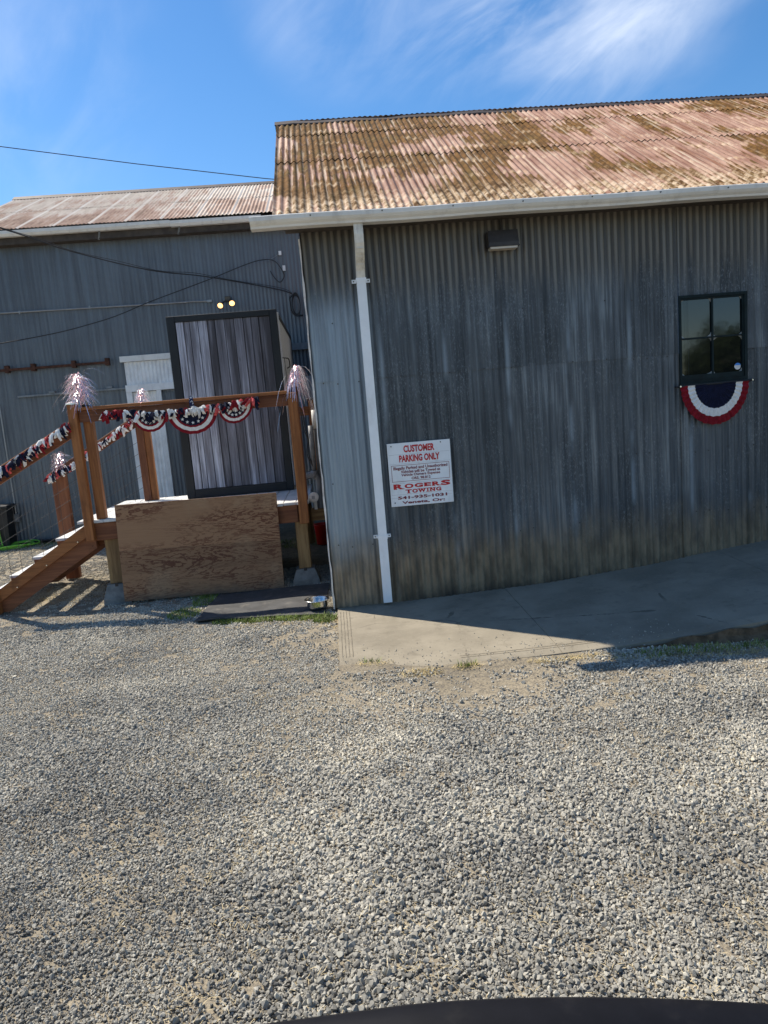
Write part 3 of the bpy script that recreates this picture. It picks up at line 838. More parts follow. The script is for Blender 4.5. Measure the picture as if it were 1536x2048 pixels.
# white doorway surround
dw = MB().box(-3.50, -1.6, BY-.075, BY-.012, 3.09, 3.19).build('door_surround', 'cream_gutter', barn)
for k in range(3):
    x0 = -3.44+.6*k
    m = corr(.6, .40, .007, 6, 1, seed=k); m.xf(Matrix.Translation((x0, BY-.03, 2.685))); m.build('header_sheet', 'white_paint', dw, True)
MB().box(-3.46, -1.6, BY-.085, BY-.012, 2.56, 2.682).build('lintel', 'white_paint', dw)
MB().box(-3.46, -3.36, BY-.08, BY-.012, .3, 2.558).build('jamb', 'white_paint', dw)
m = corr(.42, 2.25, .006, 6, 1); m.xf(Matrix.Translation((-3.355, BY-.03, .3))); m.build('side_sheet', 'white_paint', dw, True)
MB().box(-2.93, -2.85, BY-.08, BY-.012, .3, 2.558).build('jamb', 'white_paint', dw)
m = corr(1.2, 2.2, .006, 6, 1); m.xf(Matrix.Translation((-2.845, BY-.035, .3))); m.build('door_slab', 'barn_wall', dw, True)
MB().box(-.62, .4, BY-.075, BY-.012, 3.07, 3.19).build('wall_batten', 'grey_pipe', barn)
MB().tube([(-5.69, BY-.03, 2.5), (-5.70, BY-.03, .55)], .012, 8).build('corner_conduit', 'conduit', barn)
MB().box(-5.74, -5.64, BY-.07, BY-.012, .42, .56).build('junction_box', 'grey_pipe', barn)

# ------------------------------------------------------------------ wooden deck
deck = thing('wooden_deck', 'raised reddish wood porch deck with stairs and railings beside the shed', 'deck', (-1.5, 2, 0))
DZ = .95
for k in range(18):
    x0 = -2.765+.1425*k
    m = MB().box(x0, x0+.137, 1.17+rnd.uniform(-.006, .006), 3.05, DZ-.032+rnd.uniform(-.003, .002), DZ, .004)
    m.build('deck_board', 'deck_paint', deck)
MB().box(-2.60, -.34, 1.205, 1.243, .715, DZ-.036, .003).build('rim_joist', 'brown_x', deck)
MB().box(-2.60, -.34, 2.98, 3.018, .715, DZ-.036, .003).build('rim_joist', 'brown_x', deck)
for x_ in (-2.62, -1.5, -.34): MB().box(x_, x_+.038, 1.245, 2.978, .715, DZ-.036, .003).build('joist', 'brown_y', deck)
posts = [  # x0,x1,y0,y1,z0,z1,material
    (-2.675, -2.585, 1.11, 1.20, .73, 2.225, 'cedar_z'), (-2.560, -2.462, 1.206, 1.30, DZ+.002, 2.20, 'cedar_z'),
    (-.318, -.215, 1.11, 1.20, .705, 2.165, 'cedar_z'), (-.30, -.21, 1.26, 1.35, DZ+.002, 2.235, 'brown_z'),
    (-2.43, -2.335, 2.76, 2.85, DZ+.002, 2.17, 'brown_z'), (-2.333, -2.25, 2.775, 2.84, DZ+.002, 2.17, 'cedar_z'),
    (-.155, -.065, 2.80, 2.89, DZ-.2, 2.10, 'cedar_z')]
for i, (a, b, c_, d, e_, f_, mt) in enumerate(posts):
    po = MB().box(a, b, c_, d, e_, f_, .005).build('post', mt, deck)
    if i in (0, 1, 4, 6):
        cx, cy = (a+b)/2, (c_+d)/2
        m = MB().box(a-.006, b+.006, c_-.006, d+.006, f_+.001, f_+.013)
        m.add([(a-.004, c_-.004, f_+.0135), (b+.004, c_-.004, f_+.0135), (b+.004, d+.004, f_+.0135), (a-.004, d+.004, f_+.0135), (cx, cy, f_+.038)], [(0, 1, 4), (1, 2, 4), (2, 3, 4), (3, 0, 4)])
        m.build('post_cap', 'bronze_metal' if i != 0 else 'steel', po)
# support posts on piers
for (a, b, c_, d, z0, mt) in ((-2.525, -2.365, 1.25, 1.39, .20, 'raw_z'), (-.385, -.245, 1.25, 1.39, .165, 'raw_z'), (-2.5, -2.37, 2.8, 2.93, .165, 'raw_z'), (-.37, -.24, 2.8, 2.93, .165, 'raw_z')):
    MB().box(a, b, c_, d, z0, .714, .005).build('support_post', mt, deck)
# railings
MB().box(-2.58, -.32, 1.112, 1.203, 2.155, 2.19, .004).build('cap_rail', 'cedar_x', deck)
MB().box(-2.58, -.32, 1.163, 1.203, 2.028, 2.153, .004).build('rail_board', 'brown_x', deck)
MB().box(-.30, -.157, 2.83, 2.868, 1.90, 2.02, .003).build('rail_board', 'cedar_x', deck)
# stairs going down to the left
def sx(x_, z0, z1): return None
def strz(x_): return .905+.618*(x_+2.68)
for y0, mt in ((1.155, 'cedar_x'),):
    m = MB().prism([(-2.60, strz(-2.60)), (-2.60, strz(-2.60)-.135), (-3.92, strz(-3.92)-.135), (-3.92, strz(-3.92))], 1, y0, y0+.04)
    m.build('stair_skirt', mt, deck)
for y0 in (1.20, 2.62):
    m = MB().prism([(-2.60, strz(-2.60)-.10), (-2.60, strz(-2.60)-.32), (-3.64, .005), (-4.02, .005), (-3.92, strz(-3.92)-.10)], 1, y0, y0+.042)
    m.build('stringer', 'brown_x', deck)
for k in range(4):
    xn, zt_ = -3.055-.28*k, .772-.185*k
    for q in range(2):
        MB().box(xn+.145*q, xn+.145*q+.140, 1.25, 2.61, zt_-.03, zt_, .003).build('tread', 'deck_paint', deck)
    m = MB()
    for y0 in (1.26, 2.56):
        m.box(xn+.012, xn+.285, y0, y0+.04, zt_-.15, zt_-.031)
    m.build('tread_cleat', 'brown_x', deck)
# newel posts and hand rails
MB().box(-3.80, -3.71, 1.11, 1.20, .0, 1.62, .005).build('newel_post', 'cedar_z', deck)
nw = MB().box(-3.59, -3.41, 2.76, 2.85, .0, 1.40, .005).build('newel_post', 'brown_z', deck)
MB().add([(-3.60, 2.75, 1.402), (-3.40, 2.75, 1.402), (-3.40, 2.86, 1.402), (-3.60, 2.86, 1.402), (-3.5, 2.805, 1.432)], [(0, 1, 4), (1, 2, 4), (2, 3, 4), (3, 0, 4), (0, 3, 2, 1)]).build('post_cap', 'steel', nw)
MB().bar((-2.63, 1.225, 1.985), (-3.85, 1.225, 1.345), .038, .14, bev=.004).build('hand_rail', 'brown_x', deck)
MB().bar((-2.63, 1.215, 2.062), (-3.85, 1.215, 1.422), .10, .035, bev=.004).build('hand_rail_cap', 'cedar_x', deck)
MB().bar((-2.40, 2.80, 2.02), (-3.62, 2.80, 1.345), .038, .13, bev=.004).build('hand_rail', 'brown_x', deck)
# hog-wire infill on the stair sides
for yy, xa, xb, top0, top1 in ((1.235, -2.69, -3.71, 1.86, 1.34), (2.80, -2.44, -3.42, 1.88, 1.40)):
    m = MB()
    dxx = xb-xa; sl = (top1-top0)/dxx
    for k in range(1, 7):
        o_ = -.15*k
        m.tube([(xa, yy, top0+o_), (xb, yy, top1+o_)], .0024, 5)
    for k in range(1, 8):
        x_ = xa+dxx*k/8
        zt_ = top0+sl*(x_-xa)
        m.tube([(x_, yy+.004, zt_-.02), (x_, yy+.004, max(strz(x_)-.05, .12))], .0024, 5)
    m.build('wire_mesh', 'bronze_metal', deck)
# bolts in the skirt
for x_ in (-2.78, -3.15, -3.5): MB().tube([(x_, 1.153, strz(x_)-.115), (x_, 1.146, strz(x_)-.115)], .008, 8).build('bolt', 'steel', deck)

MB().box(-2.35, -.75, 2.90, 2.93, .0, .712).build('under_deck_dark', 'dark_wood', deck)  # added dark panel, standing in for the deep shade under the deck
# pier blocks
for i, (cx, cy, z1, lb) in enumerate(((-2.445, 1.32, .198, 'trapezoid concrete pier block under the deck left of the plywood sheet'), (-.315, 1.32, .163, 'concrete pier block under the deck post right of the plywood sheet'))):
    m = MB()
    for z_, h_ in ((-.05, .155), (.04, .150), (z1, .105)):
        m.v += [(cx-h_, cy-h_, z_), (cx+h_, cy-h_, z_), (cx+h_, cy+h_, z_), (cx-h_, cy+h_, z_)]
    for q in (0, 1):
        for k in range(4): m.f.append((q*4+k, q*4+(k+1) % 4, q*4+4+(k+1) % 4, q*4+4+k))
    m.f += [(0, 3, 2, 1), (8, 9, 10, 11)]
    o = m.build('pier_block', 'pier_concrete'); tag(o, lb, 'pier block', 'pier blocks under the deck')
    MB().box(cx-.018, cx+.018, cy-.112, cy-.098, z1-.055, z1+.012).build('post_strap', 'bronze_metal', o)

# plywood sheet leaning on the deck
m = MB().box(-.89, .89, -.0075, .0075, 0, 1.085, .001)
m.xf(Matrix.Translation((-1.455, 1.10, .005)) @ Matrix.Rotation(.0115, 4, 'Y') @ Matrix.Rotation(-.055, 4, 'X'))
tag(m.build('plywood_sheet', 'plywood'), 'sheet of bare wood-grained plywood leaning upright against the deck front', 'plywood')

# ------------------------------------------------------------------ plank-faced box on the deck
bx = thing('cooler_box', 'tall black-framed box faced with weathered blue-grey planks, standing on the deck', 'box', (-1.12, 3.9, .95))
X0, X1, Y0, Y1, Z0, Z1 = -1.812, -.432, 2.50, 5.55, .955, 3.262
MB().box(X0+.106, X1-.091, Y0+.0455, Y0+.0495, Z0+.1115, Z1-.0765).build('backing_panel', 'interior_dark', bx)
MB().box(X0+.03, X1-.002, Y0+.05, Y1, Z0+.02, Z1-.02).build('body', 'white_paint', bx)
for nm, a in (('frame_side', (X0, X0+.105, Z0, Z1)), ('frame_side', (X1-.09, X1, Z0, Z1)), ('frame_top', (X0+.105, X1-.09, Z1-.075, Z1)), ('frame_bottom', (X0+.105, X1-.09, Z0, Z0+.11))):
    MB().box(a[0], a[1], Y0-.0, Y0+.08, a[2], a[3], .004).build(nm, 'black_frame', bx)
xs = [X0+.107]
wd = [.10, .075, .105, .115, .095, .12, .12, .115, .10, .10, .14]
k_ = (X1-.092-xs[0])/sum(wd)
for q in wd:
    x0 = xs[-1]; x1 = x0+q*k_; xs.append(x1)
    MB().box(x0+.0035, x1-.0035, Y0+.014+rnd.uniform(0, .010), Y0+.045, Z0+.112, Z1-.077, .003).build('plank', 'old_plank', bx)
MB().box(X1-.0015, X1+.018, Y0+.082, Y0+.12, Z0+.05, Z1-.03).build('side_trim', 'white_metal', bx)
MB().box(X1-.0015, X1+.012, Y0+.14, Y1-.14, Z0+.10, Z1-.10, .004).build('side_door', 'white_metal', bx)
for a in ((Y1-.13, Y1-.08, Z0+.05, Z1-.04), (Y0+.13, Y1-.14, Z1-.085, Z1-.045)):
    MB().box(X1-.0015, X1+.022, a[0], a[1], a[2], a[3]).build('gasket', 'black_plastic', bx)
MB().tube(spline([(X1+.01, 3.5, 2.72), (X1+.05, 3.45, 2.70), (X1+.055, 3.45, 2.60), (X1+.01, 3.5, 2.58)], 5), .008, 8).build('handle', 'bronze_metal', bx)

# ------------------------------------------------------------------ things hung on the shed wall
sg = thing('parking_sign', 'white square parking and towing notice with red lettering on the shed wall', 'sign', (.946, -.03, .962))
SX, SZ, SW = .641, 1.572, .61
plate = MB().box(SX, SX+SW, -.032, -.026, SZ-SW, SZ, .001).build('plate', 'sign_white', sg)
for v0 in (.18, .33, .635, .815, .865):
    MB().box(SX+.01, SX+SW-.01, -.0328, -.0322, SZ-v0*SW-.0008, SZ-v0*SW+.0008).build('crease', 'sign_crease', sg)
def text(body, u0, u1, v0, v1, mat, bold=.0, name='lettering'):
    cu = bpy.data.curves.new('t', 'FONT'); cu.body = body; cu.offset = bold; cu.resolution_u = 3
    to = bpy.data.objects.new('t', cu); C.objects.link(to)
    bpy.context.view_layer.update()
    me = bpy.data.meshes.new_from_object(to.evaluated_get(bpy.context.evaluated_depsgraph_get()))
    bpy.data.objects.remove(to)
    n = len(me.vertices); a = np.empty(n*3); me.vertices.foreach_get('co', a); a = a.reshape(-1, 3)
    lo, hi = a.min(0), a.max(0)
    X = (u0+(a[:, 0]-lo[0])/(hi[0]-lo[0])*(u1-u0))*SW
    Zc = -(v1+(a[:, 1]-lo[1])/(hi[1]-lo[1])*(v0-v1))*SW
    b = np.stack([X, np.zeros(n), Zc], -1)
    me.vertices.foreach_set('co', b.reshape(-1)); me.materials.append(M[mat]); me.update()
    return link(name, me, (SX, -.0338, SZ), sg)
text('CUSTOMER', .258, .748, .042, .155, 'sign_red', .040)
text('PARKING ONLY', .178, .822, .193, .305, 'sign_red', .040)
text('Illegally Parked and Unauthorized', .075, .935, .372, .436, 'sign_maroon', .026)
text('Vehicles will be Towed at', .188, .815, .432, .478, 'sign_maroon', .026)
text('Vehicle Owners Expense', .192, .812, .484, .540, 'sign_maroon', .026)
text('ORS. 98.812', .352, .655, .545, .588, 'sign_maroon', .026)
def slab_word(letters, mat):
    for ch, u0, u1, v0, v1, st in letters:
        text(ch, u0, u1, v0, v1, mat, .05)
        m = MB(); hh = .0085; yy = (-.0338, -.0334)
        for ux, top, bot in st:     # serif feet on the stems
            for on, vv in ((top, v0), (bot, v1-hh)):
                if on: m.box(SX+(ux-.026)*SW, SX+(ux+.026)*SW, -.0344, -.0339, SZ-(vv+hh)*SW, SZ-vv*SW)
        if m.v: m.build('serif', mat, sg)
slab_word([('R', .055, .215, .645, .728, [(.085, 1, 1), (.20, 0, 1)]), ('O', .23, .375, .650, .722, []), ('G', .39, .525, .652, .718, []), ('E', .545, .655, .654, .714, [(.565, 1, 1)]),
           ('R', .672, .80, .650, .718, [(.695, 1, 1), (.79, 0, 1)]), ('S', .812, .965, .640, .722, [])], 'sign_red')
slab_word([('T', .240, .340, .740, .802, [(.29, 0, 1)]), ('O', .347, .437, .740, .802, []), ('W', .440, .565, .740, .802, [(.455, 1, 0), (.55, 1, 0)]), ('I', .585, .605, .740, .802, [(.595, 1, 1)]),
           ('N', .632, .712, .740, .802, [(.642, 1, 1), (.702, 1, 0)]), ('G', .727, .812, .740, .802, [])], 'sign_red')
text('541-935-1031', .112, .90, .842, .892, 'sign_maroon', .034)
text('Veneta, Or:', .172, .86, .922, .975, 'sign_maroon', .034)
for (a, b, c_, d) in ((.042, .965, .350, .356), (.042, .965, .603, .609), (.042, .048, .356, .603), (.959, .965, .356, .603)):
    MB().box(SX+a*SW, SX+b*SW, -.0338, -.0334, SZ-d*SW, SZ-c_*SW).build('border', 'sign_maroon', sg)
for u_, v_ in ((.065, .045), (.85, .035), (.062, .94)): MB().tube([(SX+u_*SW, -.0325, SZ-v_*SW), (SX+u_*SW, -.038, SZ-v_*SW)], .006, 8).build('screw', 'bronze_metal', sg)

fx = thing('wall_light', 'dark box-shaped wall light under the shed gutter', 'light', (1.86, -.08, 3.29))
m = MB().prism([(-.012, 3.44), (-.012, 3.30), (-.03, 3.292), (-.125, 3.292), (-.125, 3.33), (-.095, 3.44)], 0, 1.722, 2.002)
m.build('housing', 'bronze_metal', fx)
MB().box(1.736, 1.988, -.120, -.02, 3.274, 3.291).build('lens', 'lens_glass', fx)
MB().box(1.715, 2.009, -.128, -.015, 3.2915, 3.301).build('lens_frame', 'bronze_metal', fx)
MB().tube([(1.87, -.03, 3.45), (1.87, -.03, 3.56)], .012, 8).build('conduit', 'bronze_metal', fx)

def star(cx, cz, r_, y_):
    pts = [(cx+r_*(1 if k % 2 == 0 else .42)*math.sin(PI*k/5), cz+r_*(1 if k % 2 == 0 else .42)*math.cos(PI*k/5)) for k in range(10)]
    m = MB(); n = len(pts)
    m.v = [(p_[0], y_, p_[1]) for p_ in pts]+[(cx, y_-.002, cz)]
    m.f = [(i, (i+1) % n, n) for i in range(n)]
    return m
def fan_band(cx, cz, y_, rx, rz, f0, f1, pleats=22, amp=.008, sag=.02, a0=0., a1=PI, nseg=4):
    """one ring of a pleated half-round bunting"""
    m = MB(); N = pleats*2
    for i in range(N+1):
        a = a0+(a1-a0)*i/N
        for j in range(nseg+1):
            f = f0+(f1-f0)*j/nseg
            dy = amp*(1 if i % 2 else -1)*f
            m.v.append((cx-rx*f*math.cos(a), y_+dy-sag*math.sin(PI*min(f, 1))*.5, cz-rz*f*math.sin(a)*(1+.012*math.sin(i*1.9))))
    for i in range(N):
        for j in range(nseg): m.f.append((i*(nseg+1)+j, i*(nseg+1)+j+1, (i+1)*(nseg+1)+j+1, (i+1)*(nseg+1)+j))
    return m
# window bunting
wb = thing('window_bunting', 'pleated red, white and navy half-round bunting hung under the shed window', 'bunting', (3.89, -.05, 1.49))
fan_band(3.889, 1.885, -.045, .345, .395, .02, .60).build('navy_fan', 'navy_cloth', wb)
fan_band(3.889, 1.885, -.047, .345, .395, .60, .80).build('white_band', 'white_cloth', wb)
fan_band(3.889, 1.885, -.045, .345, .395, .80, 1.0).build('red_band', 'red_cloth', wb)
MB().tube([(3.49, -.045, 1.884), (4.29, -.045, 1.893)], .010, 8).build('rod', 'black_plastic', wb)
for x_, z_ in ((3.535, 1.884), (4.262, 1.893)): MB().tube([(x_, -.055, z_), (x_, -.066, z_)], .009, 8).build('hook', 'steel', wb)

# ------------------------------------------------------------------ deck decorations
def swag(cx, cz, rx, rz, lb, y_=1.085, tilt=0.):
    t_ = thing('bunting_swag', lb, 'bunting', (cx, y_, cz-rz), 'star bunting swags along the deck rail')
    ps = [('navy_fan', 'navy_cloth', .02, .62), ('red_band', 'red_cloth', .62, .70), ('white_band', 'white_cloth', .70, .86), ('red_band', 'red_cloth', .86, 1.0)]
    for nm, mt, a, b in ps:
        m = fan_band(cx, cz, y_, rx, rz, a, b, 16, .0018, .03, nseg=2)
        m.v = [(v[0], v[1], v[2]+tilt*(v[0]-cx)) for v in m.v]
        m.build(nm, mt, t_)
    for k in range(5):
        a = PI*(.22+.56*k/4)
        st_ = star(cx-rx*.52*math.cos(a), cz-rz*.50*math.sin(a)+tilt*(-rx*.5*math.cos(a)), .020, y_-.022)
        st_.build('star', 'white_cloth', t_)
swag(-1.81, 2.06, .188, .195, 'left of the three star bunting swags on the deck rail')
swag(-1.355, 2.05, .268, .245, 'widest star bunting swag, in the middle of the deck rail')
swag(-.885, 2.065, .188, .18, 'right-hand smaller star bunting swag on the deck rail', tilt=.15)

rag_me = {}
def rag_mesh(kind, shp):
    key = (kind, shp)
    if key in rag_me: return rag_me[key]
    rg = random.Random(hash(shp)+shp*7)
    m = MB(); L = rg.uniform(.075, .13); wdt = rg.uniform(.026, .042)
    # a strip tied round the rope: two tails
    for sgn in (-1, 1):
        o = len(m.v); ang_ = rg.uniform(-.6, .6); tw = rg.uniform(-.9, .9); out = rg.uniform(.015, .045)
        for i in range(5):
            f = i/4
            c0 = Vector((sgn*.006+math.sin(ang_)*L*f, -out*math.sin(PI*f)*.9-.012, .018*math.sin(PI*min(f*2, 1))-L*f*math.cos(ang_)*(1.0 if sgn < 0 else .7)))
            hw = wdt*(.45+.55*min(1, f*2.2))/2
            d = Vector((math.cos(tw*f), math.sin(tw*f), .25*math.sin(tw)))*hw
            m.v += [tuple(c0-d), tuple(c0+Vector((0, -.006, 0))), tuple(c0+d)]
        for i in range(4):
            for k in (0, 1): m.f.append((o+3*i+k, o+3*i+k+1, o+3*i+k+4, o+3*i+k+3))
    m.box(-.014, .014, -.024, .008, -.012, .014, .004)
    rag_me[key] = m.mesh('rag_strip', kind+'_cloth', (0, 0, 0), False)
    return rag_me[key]
def garland(lb, pts, count, seed, scale=1.0):
    rg = random.Random(seed)
    p_ = spline(pts, 6)
    t_ = thing('rag_garland', lb, 'garland', p_[len(p_)//2], 'rag garlands on the deck railings')
    MB().tube(p_, .004, 5).build('string', 'white_cloth', t_)
    kinds = ['navy', 'white', 'red', 'navy', 'white', 'pink', 'white', 'navy', 'red', 'navy', 'white']
    for k in range(count):
        f = (k+rg.uniform(.1, .9))/count*(len(p_)-1); i = min(int(f), len(p_)-2)
        q = p_[i].lerp(p_[i+1], f-i)
        kd = rg.choice(kinds)
        o = link('rag_strip', rag_mesh(kd, rg.randrange(5)), q+Vector((0, rg.uniform(-.03, .0), rg.uniform(-.012, .02))), t_,
                 (rg.uniform(-.35, .25), rg.uniform(-.5, .5), rg.uniform(-.5, .5)))
        s_ = scale*rg.uniform(.8, 1.25); o.scale = (s_, s_, s_)
garland('tied red, white and navy rag garland along the level front rail of the deck',
        [(-2.28, 1.09, 2.10), (-2.1, 1.085, 2.10), (-1.81, 1.08, 2.075), (-1.60, 1.08, 2.06), (-1.33, 1.08, 2.075), (-1.08, 1.08, 2.08), (-.86, 1.08, 2.10), (-.64, 1.085, 2.135)], 92, 3, .85)
garland('tied rag garland hanging on the near sloping handrail of the deck stairs',
        [(-2.68, 1.135, 2.02), (-2.95, 1.13, 1.865), (-3.2, 1.13, 1.735), (-3.5, 1.13, 1.575), (-3.85, 1.13, 1.39)], 84, 5, .88)
garland('tied rag garland on the far sloping stair handrail, behind the front post',
        [(-2.42, 2.74, 2.05), (-2.7, 2.74, 1.86), (-3.0, 2.74, 1.69), (-3.3, 2.73, 1.50), (-3.60, 2.73, 1.385)], 72, 8, .85)
# a loose rag tied over the top rail
m = MB()
for i in range(9):
    f = i/8; m.v += [(-1.352-.018-.008*f, 1.10-.02*math.sin(f*3), 2.215-.15*f), (-1.352+.020+.010*f, 1.10-.02*math.sin(f*3+.6), 2.215-.15*f)]
m.f = [(2*i, 2*i+1, 2*i+3, 2*i+2) for i in range(8)]
tag(m.build('rag_tie', 'spot_cloth'), 'short spotted navy and white rag tied over the middle of the deck rail', 'rag')

def plume(base, h, rad, lb, seed, droop=1.0, lean=(0, 0), nn=150, long=()):
    rg = random.Random(seed)
    t_ = thing('tinsel_plume', lb, 'tinsel', base, 'tinsel plumes on the deck posts')
    B = Vector(base)
    MB().tube([B, B+Vector((lean[0]*.6, lean[1]*.6, h*.75))], .004, 6).build('stick', 'tinsel_silver', t_)
    for nm, mt, cnt in (('silver_strands', 'tinsel_silver', int(nn*.62)), ('red_strands', 'tinsel_red', int(nn*.36))):
        m = MB()
        for k in range(cnt):
            f = rg.random(); a = rg.uniform(0, 2*PI)
            st_ = B+Vector((lean[0]*f, lean[1]*f, h*(.05+.75*f)))
            L = rad*rg.uniform(.45, 1.0)*(1.15-.35*f)
            if nm == 'silver_strands' and k < 26: L *= rg.uniform(1.2, 2.1)
            hv = Vector((math.cos(a), math.sin(a), 0)); rise = rg.uniform(.1, 1.25)
            wv = .0027; o = len(m.v)
            for i in range(6):
                q = i/5
                p_ = st_+hv*L*q+Vector((0, 0, L*(rise*q-droop*1.1*q*q)))
                sd_ = Vector((-hv.y, hv.x, .3)).normalized()*wv*(1-.5*q)
                m.v += [tuple(p_-sd_), tuple(p_+sd_)]
            m.f += [(o+2*i, o+2*i+1, o+2*i+3, o+2*i+2) for i in range(5)]
        m.build(nm, mt, t_, fix=False)
plume((-2.555, 1.22, 2.24), .36, .21, 'largest pink and silver tinsel plume, on the front left deck post', 1, 1.0, nn=430)
plume((-2.30, 2.80, 2.17), .30, .13, 'tinsel plume on the far deck post in front of the white doorway', 2, 1.25, nn=260)
plume((-3.47, 2.80, 1.43), .30, .14, 'tinsel plume on the low stair newel post', 3, .8, nn=300)
plume((-.235, 1.22, 2.24), .26, .19, 'wind-blown tinsel plume on the right deck post beside the shed corner', 4, 1.9, (.05, 0), nn=240)
m = MB().tube([(-.31, 1.22, 2.24), (-.315, 1.22, 2.55)], .004, 6).tube([(-.335, 1.22, 2.552), (-.29, 1.22, 2.545)], .006, 6)
tag(m.build('thin_stake', 'black_plastic'), 'thin dark stake beside the right deck post tinsel', 'stake')

# ------------------------------------------------------------------ lights, cables and pipes on the barn
fl = thing('flood_light', 'twin-bulb floodlight glowing warm on the barn wall above the plank box', 'light', (-1.5, 6.33, 3.95))
MB().box(-1.55, -1.45, BY-.06, BY-.012, 4.0, 4.09, .008).build('base', 'brass_lamp', fl)
for x_, dz in ((-1.60, -.045), (-1.42, -.02)):
    d = Vector((-.15 if x_ < -1.5 else .12, -.9, -.45)).normalized(); p0 = Vector((-1.5+(x_+1.5)*.3, BY-.05, 4.02)); p1 = Vector((x_, BY-.15, 4.0+dz))
    MB().tube([p0, p1], .016, 8).build('arm', 'brass_lamp', fl)
    MB().tube([p1, p1+d*.05, p1+d*.10], [.024, .042, .052], 14).build('lamp_shell', 'brass_lamp', fl)
    e_ = p1+d*.101
    MB().tube([e_, e_+d*.012, e_+d*.022], [.046, .040, .022], 14).build('lit_bulb', 'bulb_lit', fl, True)
cds = MB().tube([(-6.3, BY-.03, 4.10), (-5.45, BY-.03, 4.085), (-2.3, BY-.03, 4.045), (-2.1, BY-.03, 4.05), (-1.84, BY-.03, 4.035)], .014, 8).build('wall_conduit', 'conduit')
tag(cds, 'thin pale metal conduit running level across the barn wall', 'conduit')
MB().box(-1.86, -1.78, BY-.045, BY-.015, 4.015, 4.055).build('conduit_box', 'conduit', cds)
for x_ in (-5.1, -3.9, -2.9): MB().box(x_-.012, x_+.012, BY-.05, BY-.012, 4.05, 4.10).build('conduit_clip', 'conduit', cds)
a = spline([(-12, -.4, 7.3), (-8.2, 2.6, 6.2), (-4.657, 5.0, 5.123), (-3.80, 5.35, 4.81), (-2.68, 5.75, 4.51), (-1.782, 6.25, 4.423), (-.47, 6.33, 4.10), (-.41, 6.34, 3.95), (-.393, 6.34, 3.76), (-.33, 6.34, 3.67), (-.2, 6.34, 3.66)], 8)
o = MB().tube(a, .010, 6).build('power_cable', 'cable', None, True)
tag(o, 'dark service cable sloping down across the barn from upper left to the shed corner', 'cable')
b_ = [q+Vector((.0, -.02, .022+.012*math.sin(i*.7))) for i, q in enumerate(a)]
MB().tube(b_, .005, 5).build('wrapped_wire', 'cable', o, True)
a = spline([(-12.5, -.3, 1.6), (-8.5, 2.6, 2.75), (-4.926, 5.0, 3.403), (-3.55, 5.55, 3.70), (-2.72, 6.0, 4.05), (-1.787, 6.28, 4.38), (-1.108, 6.3, 4.597), (-.80, 6.32, 4.66), (-.60, 6.33, 4.62), (-.469, 6.34, 4.41), (-.50, 6.34, 4.30), (-.57, 6.34, 4.27), (-.66, 6.34, 4.38), (-.70, 6.35, 4.47)], 8)
o = MB().tube(a, .009, 6).build('power_cable', 'cable', None, True)
tag(o, 'dark cable rising from lower left to a drooping loop high on the barn wall', 'cable')
MB().tube(spline([(-.72, 6.32, 4.64), (-.6, 6.34, 4.70), (-.50, 6.38, 4.77)], 4), .005, 5).build('tie_wire', 'conduit', o)
MB().box(-.525, -.475, 6.36, 6.385, 4.73, 4.80).build('insulator', 'white_paint', o)
MB().box(-.48, -.43, 6.36, 6.385, 4.46, 4.55).build('cable_clamp', 'white_paint', o)
cl_ = MB()
for k in range(4):
    cl_.tube([(-.30+.07*math.cos(t_), 6.30-.01*k, 3.85+(.16+.015*k)*math.sin(t_)) for t_ in [2*PI*i/20 for i in range(21)]], .009, 5)
tag(cl_.build('cable_coil', 'cable'), 'coil of dark cable hanging on the barn wall by the shed corner', 'cable')
sw = MB().tube([(-30, 12.5, 13.4), (-20, 13, 11.65), (-14, 13.5, 10.66), (-7.988, 14.0, 9.621), (-4.5, 14, 8.98), (-1.077, 14.0, 8.398), (4, 14, 7.7)], .011, 6)
tag(sw.build('overhead_wire', 'cable'), 'thin overhead wire crossing the blue sky at the left', 'wire')

# gas and electric pipes between deck and shed
gp = thing('utility_pipes', 'grey utility pipes with round white dial between the deck and the shed corner', 'pipes', (-.12, 1.65, 0))
MB().tube([(-.115, 1.62, 1.78), (-.120, 1.62, 1.24)], .028, 12).build('pipe', 'grey_pipe', gp, True)
MB().tube([(-.055, 1.66, 1.95), (-.06, 1.66, 1.70), (-.055, 1.66, .66)], .024, 12).build('pipe', 'grey_pipe', gp, True)
MB().tube([(-.055, 1.655, 1.96), (-.055, 1.655, 1.74)], .036, 12).build('pipe_sleeve', 'stained_white', gp, True)
MB().tube(spline([(-.26, 1.62, 1.18), (-.16, 1.62, 1.20), (-.09, 1.62, 1.16), (-.08, 1.62, 1.05), (-.08, 1.62, .66)], 5), .042, 12).build('elbow_pipe', 'grey_pipe', gp, True)
MB().tube([(-.12, 1.62, 1.25), (-.12, 1.62, 1.17)], .045, 12).build('coupling', 'grey_pipe', gp, True)
for q in range(2):
    MB().tube(spline([(-.19-.02*q, 1.6, 1.95), (-.175-.02*q, 1.6, 1.75), (-.15-.01*q, 1.6, 1.62), (-.165-.02*q, 1.6, 1.45), (-.12, 1.6, 1.28)], 5), .007, 6).build('wire', 'cable', gp)
MB().tube([(-.155, 1.55, .945), (-.155, 1.50, .945)], .060, 24).build('dial', 'tag_white', gp)
MB().tube([(-.155, 1.499, .945), (-.155, 1.496, .945)], .048, 24).build('dial_face', 'white_cloth', gp)
MB().box(-.175, -.140, 1.494, 1.4955, .93, .965).build('dial_label', 'sign_crease', gp)
MB().box(-.155, -.12, 1.51, 1.514, .80, .89).build('paper_tag', 'tag_white', gp)
MB().box(-.20, -.03, 1.56, 1.70, .66, .80).build('wood_bracket', 'raw_x', gp)

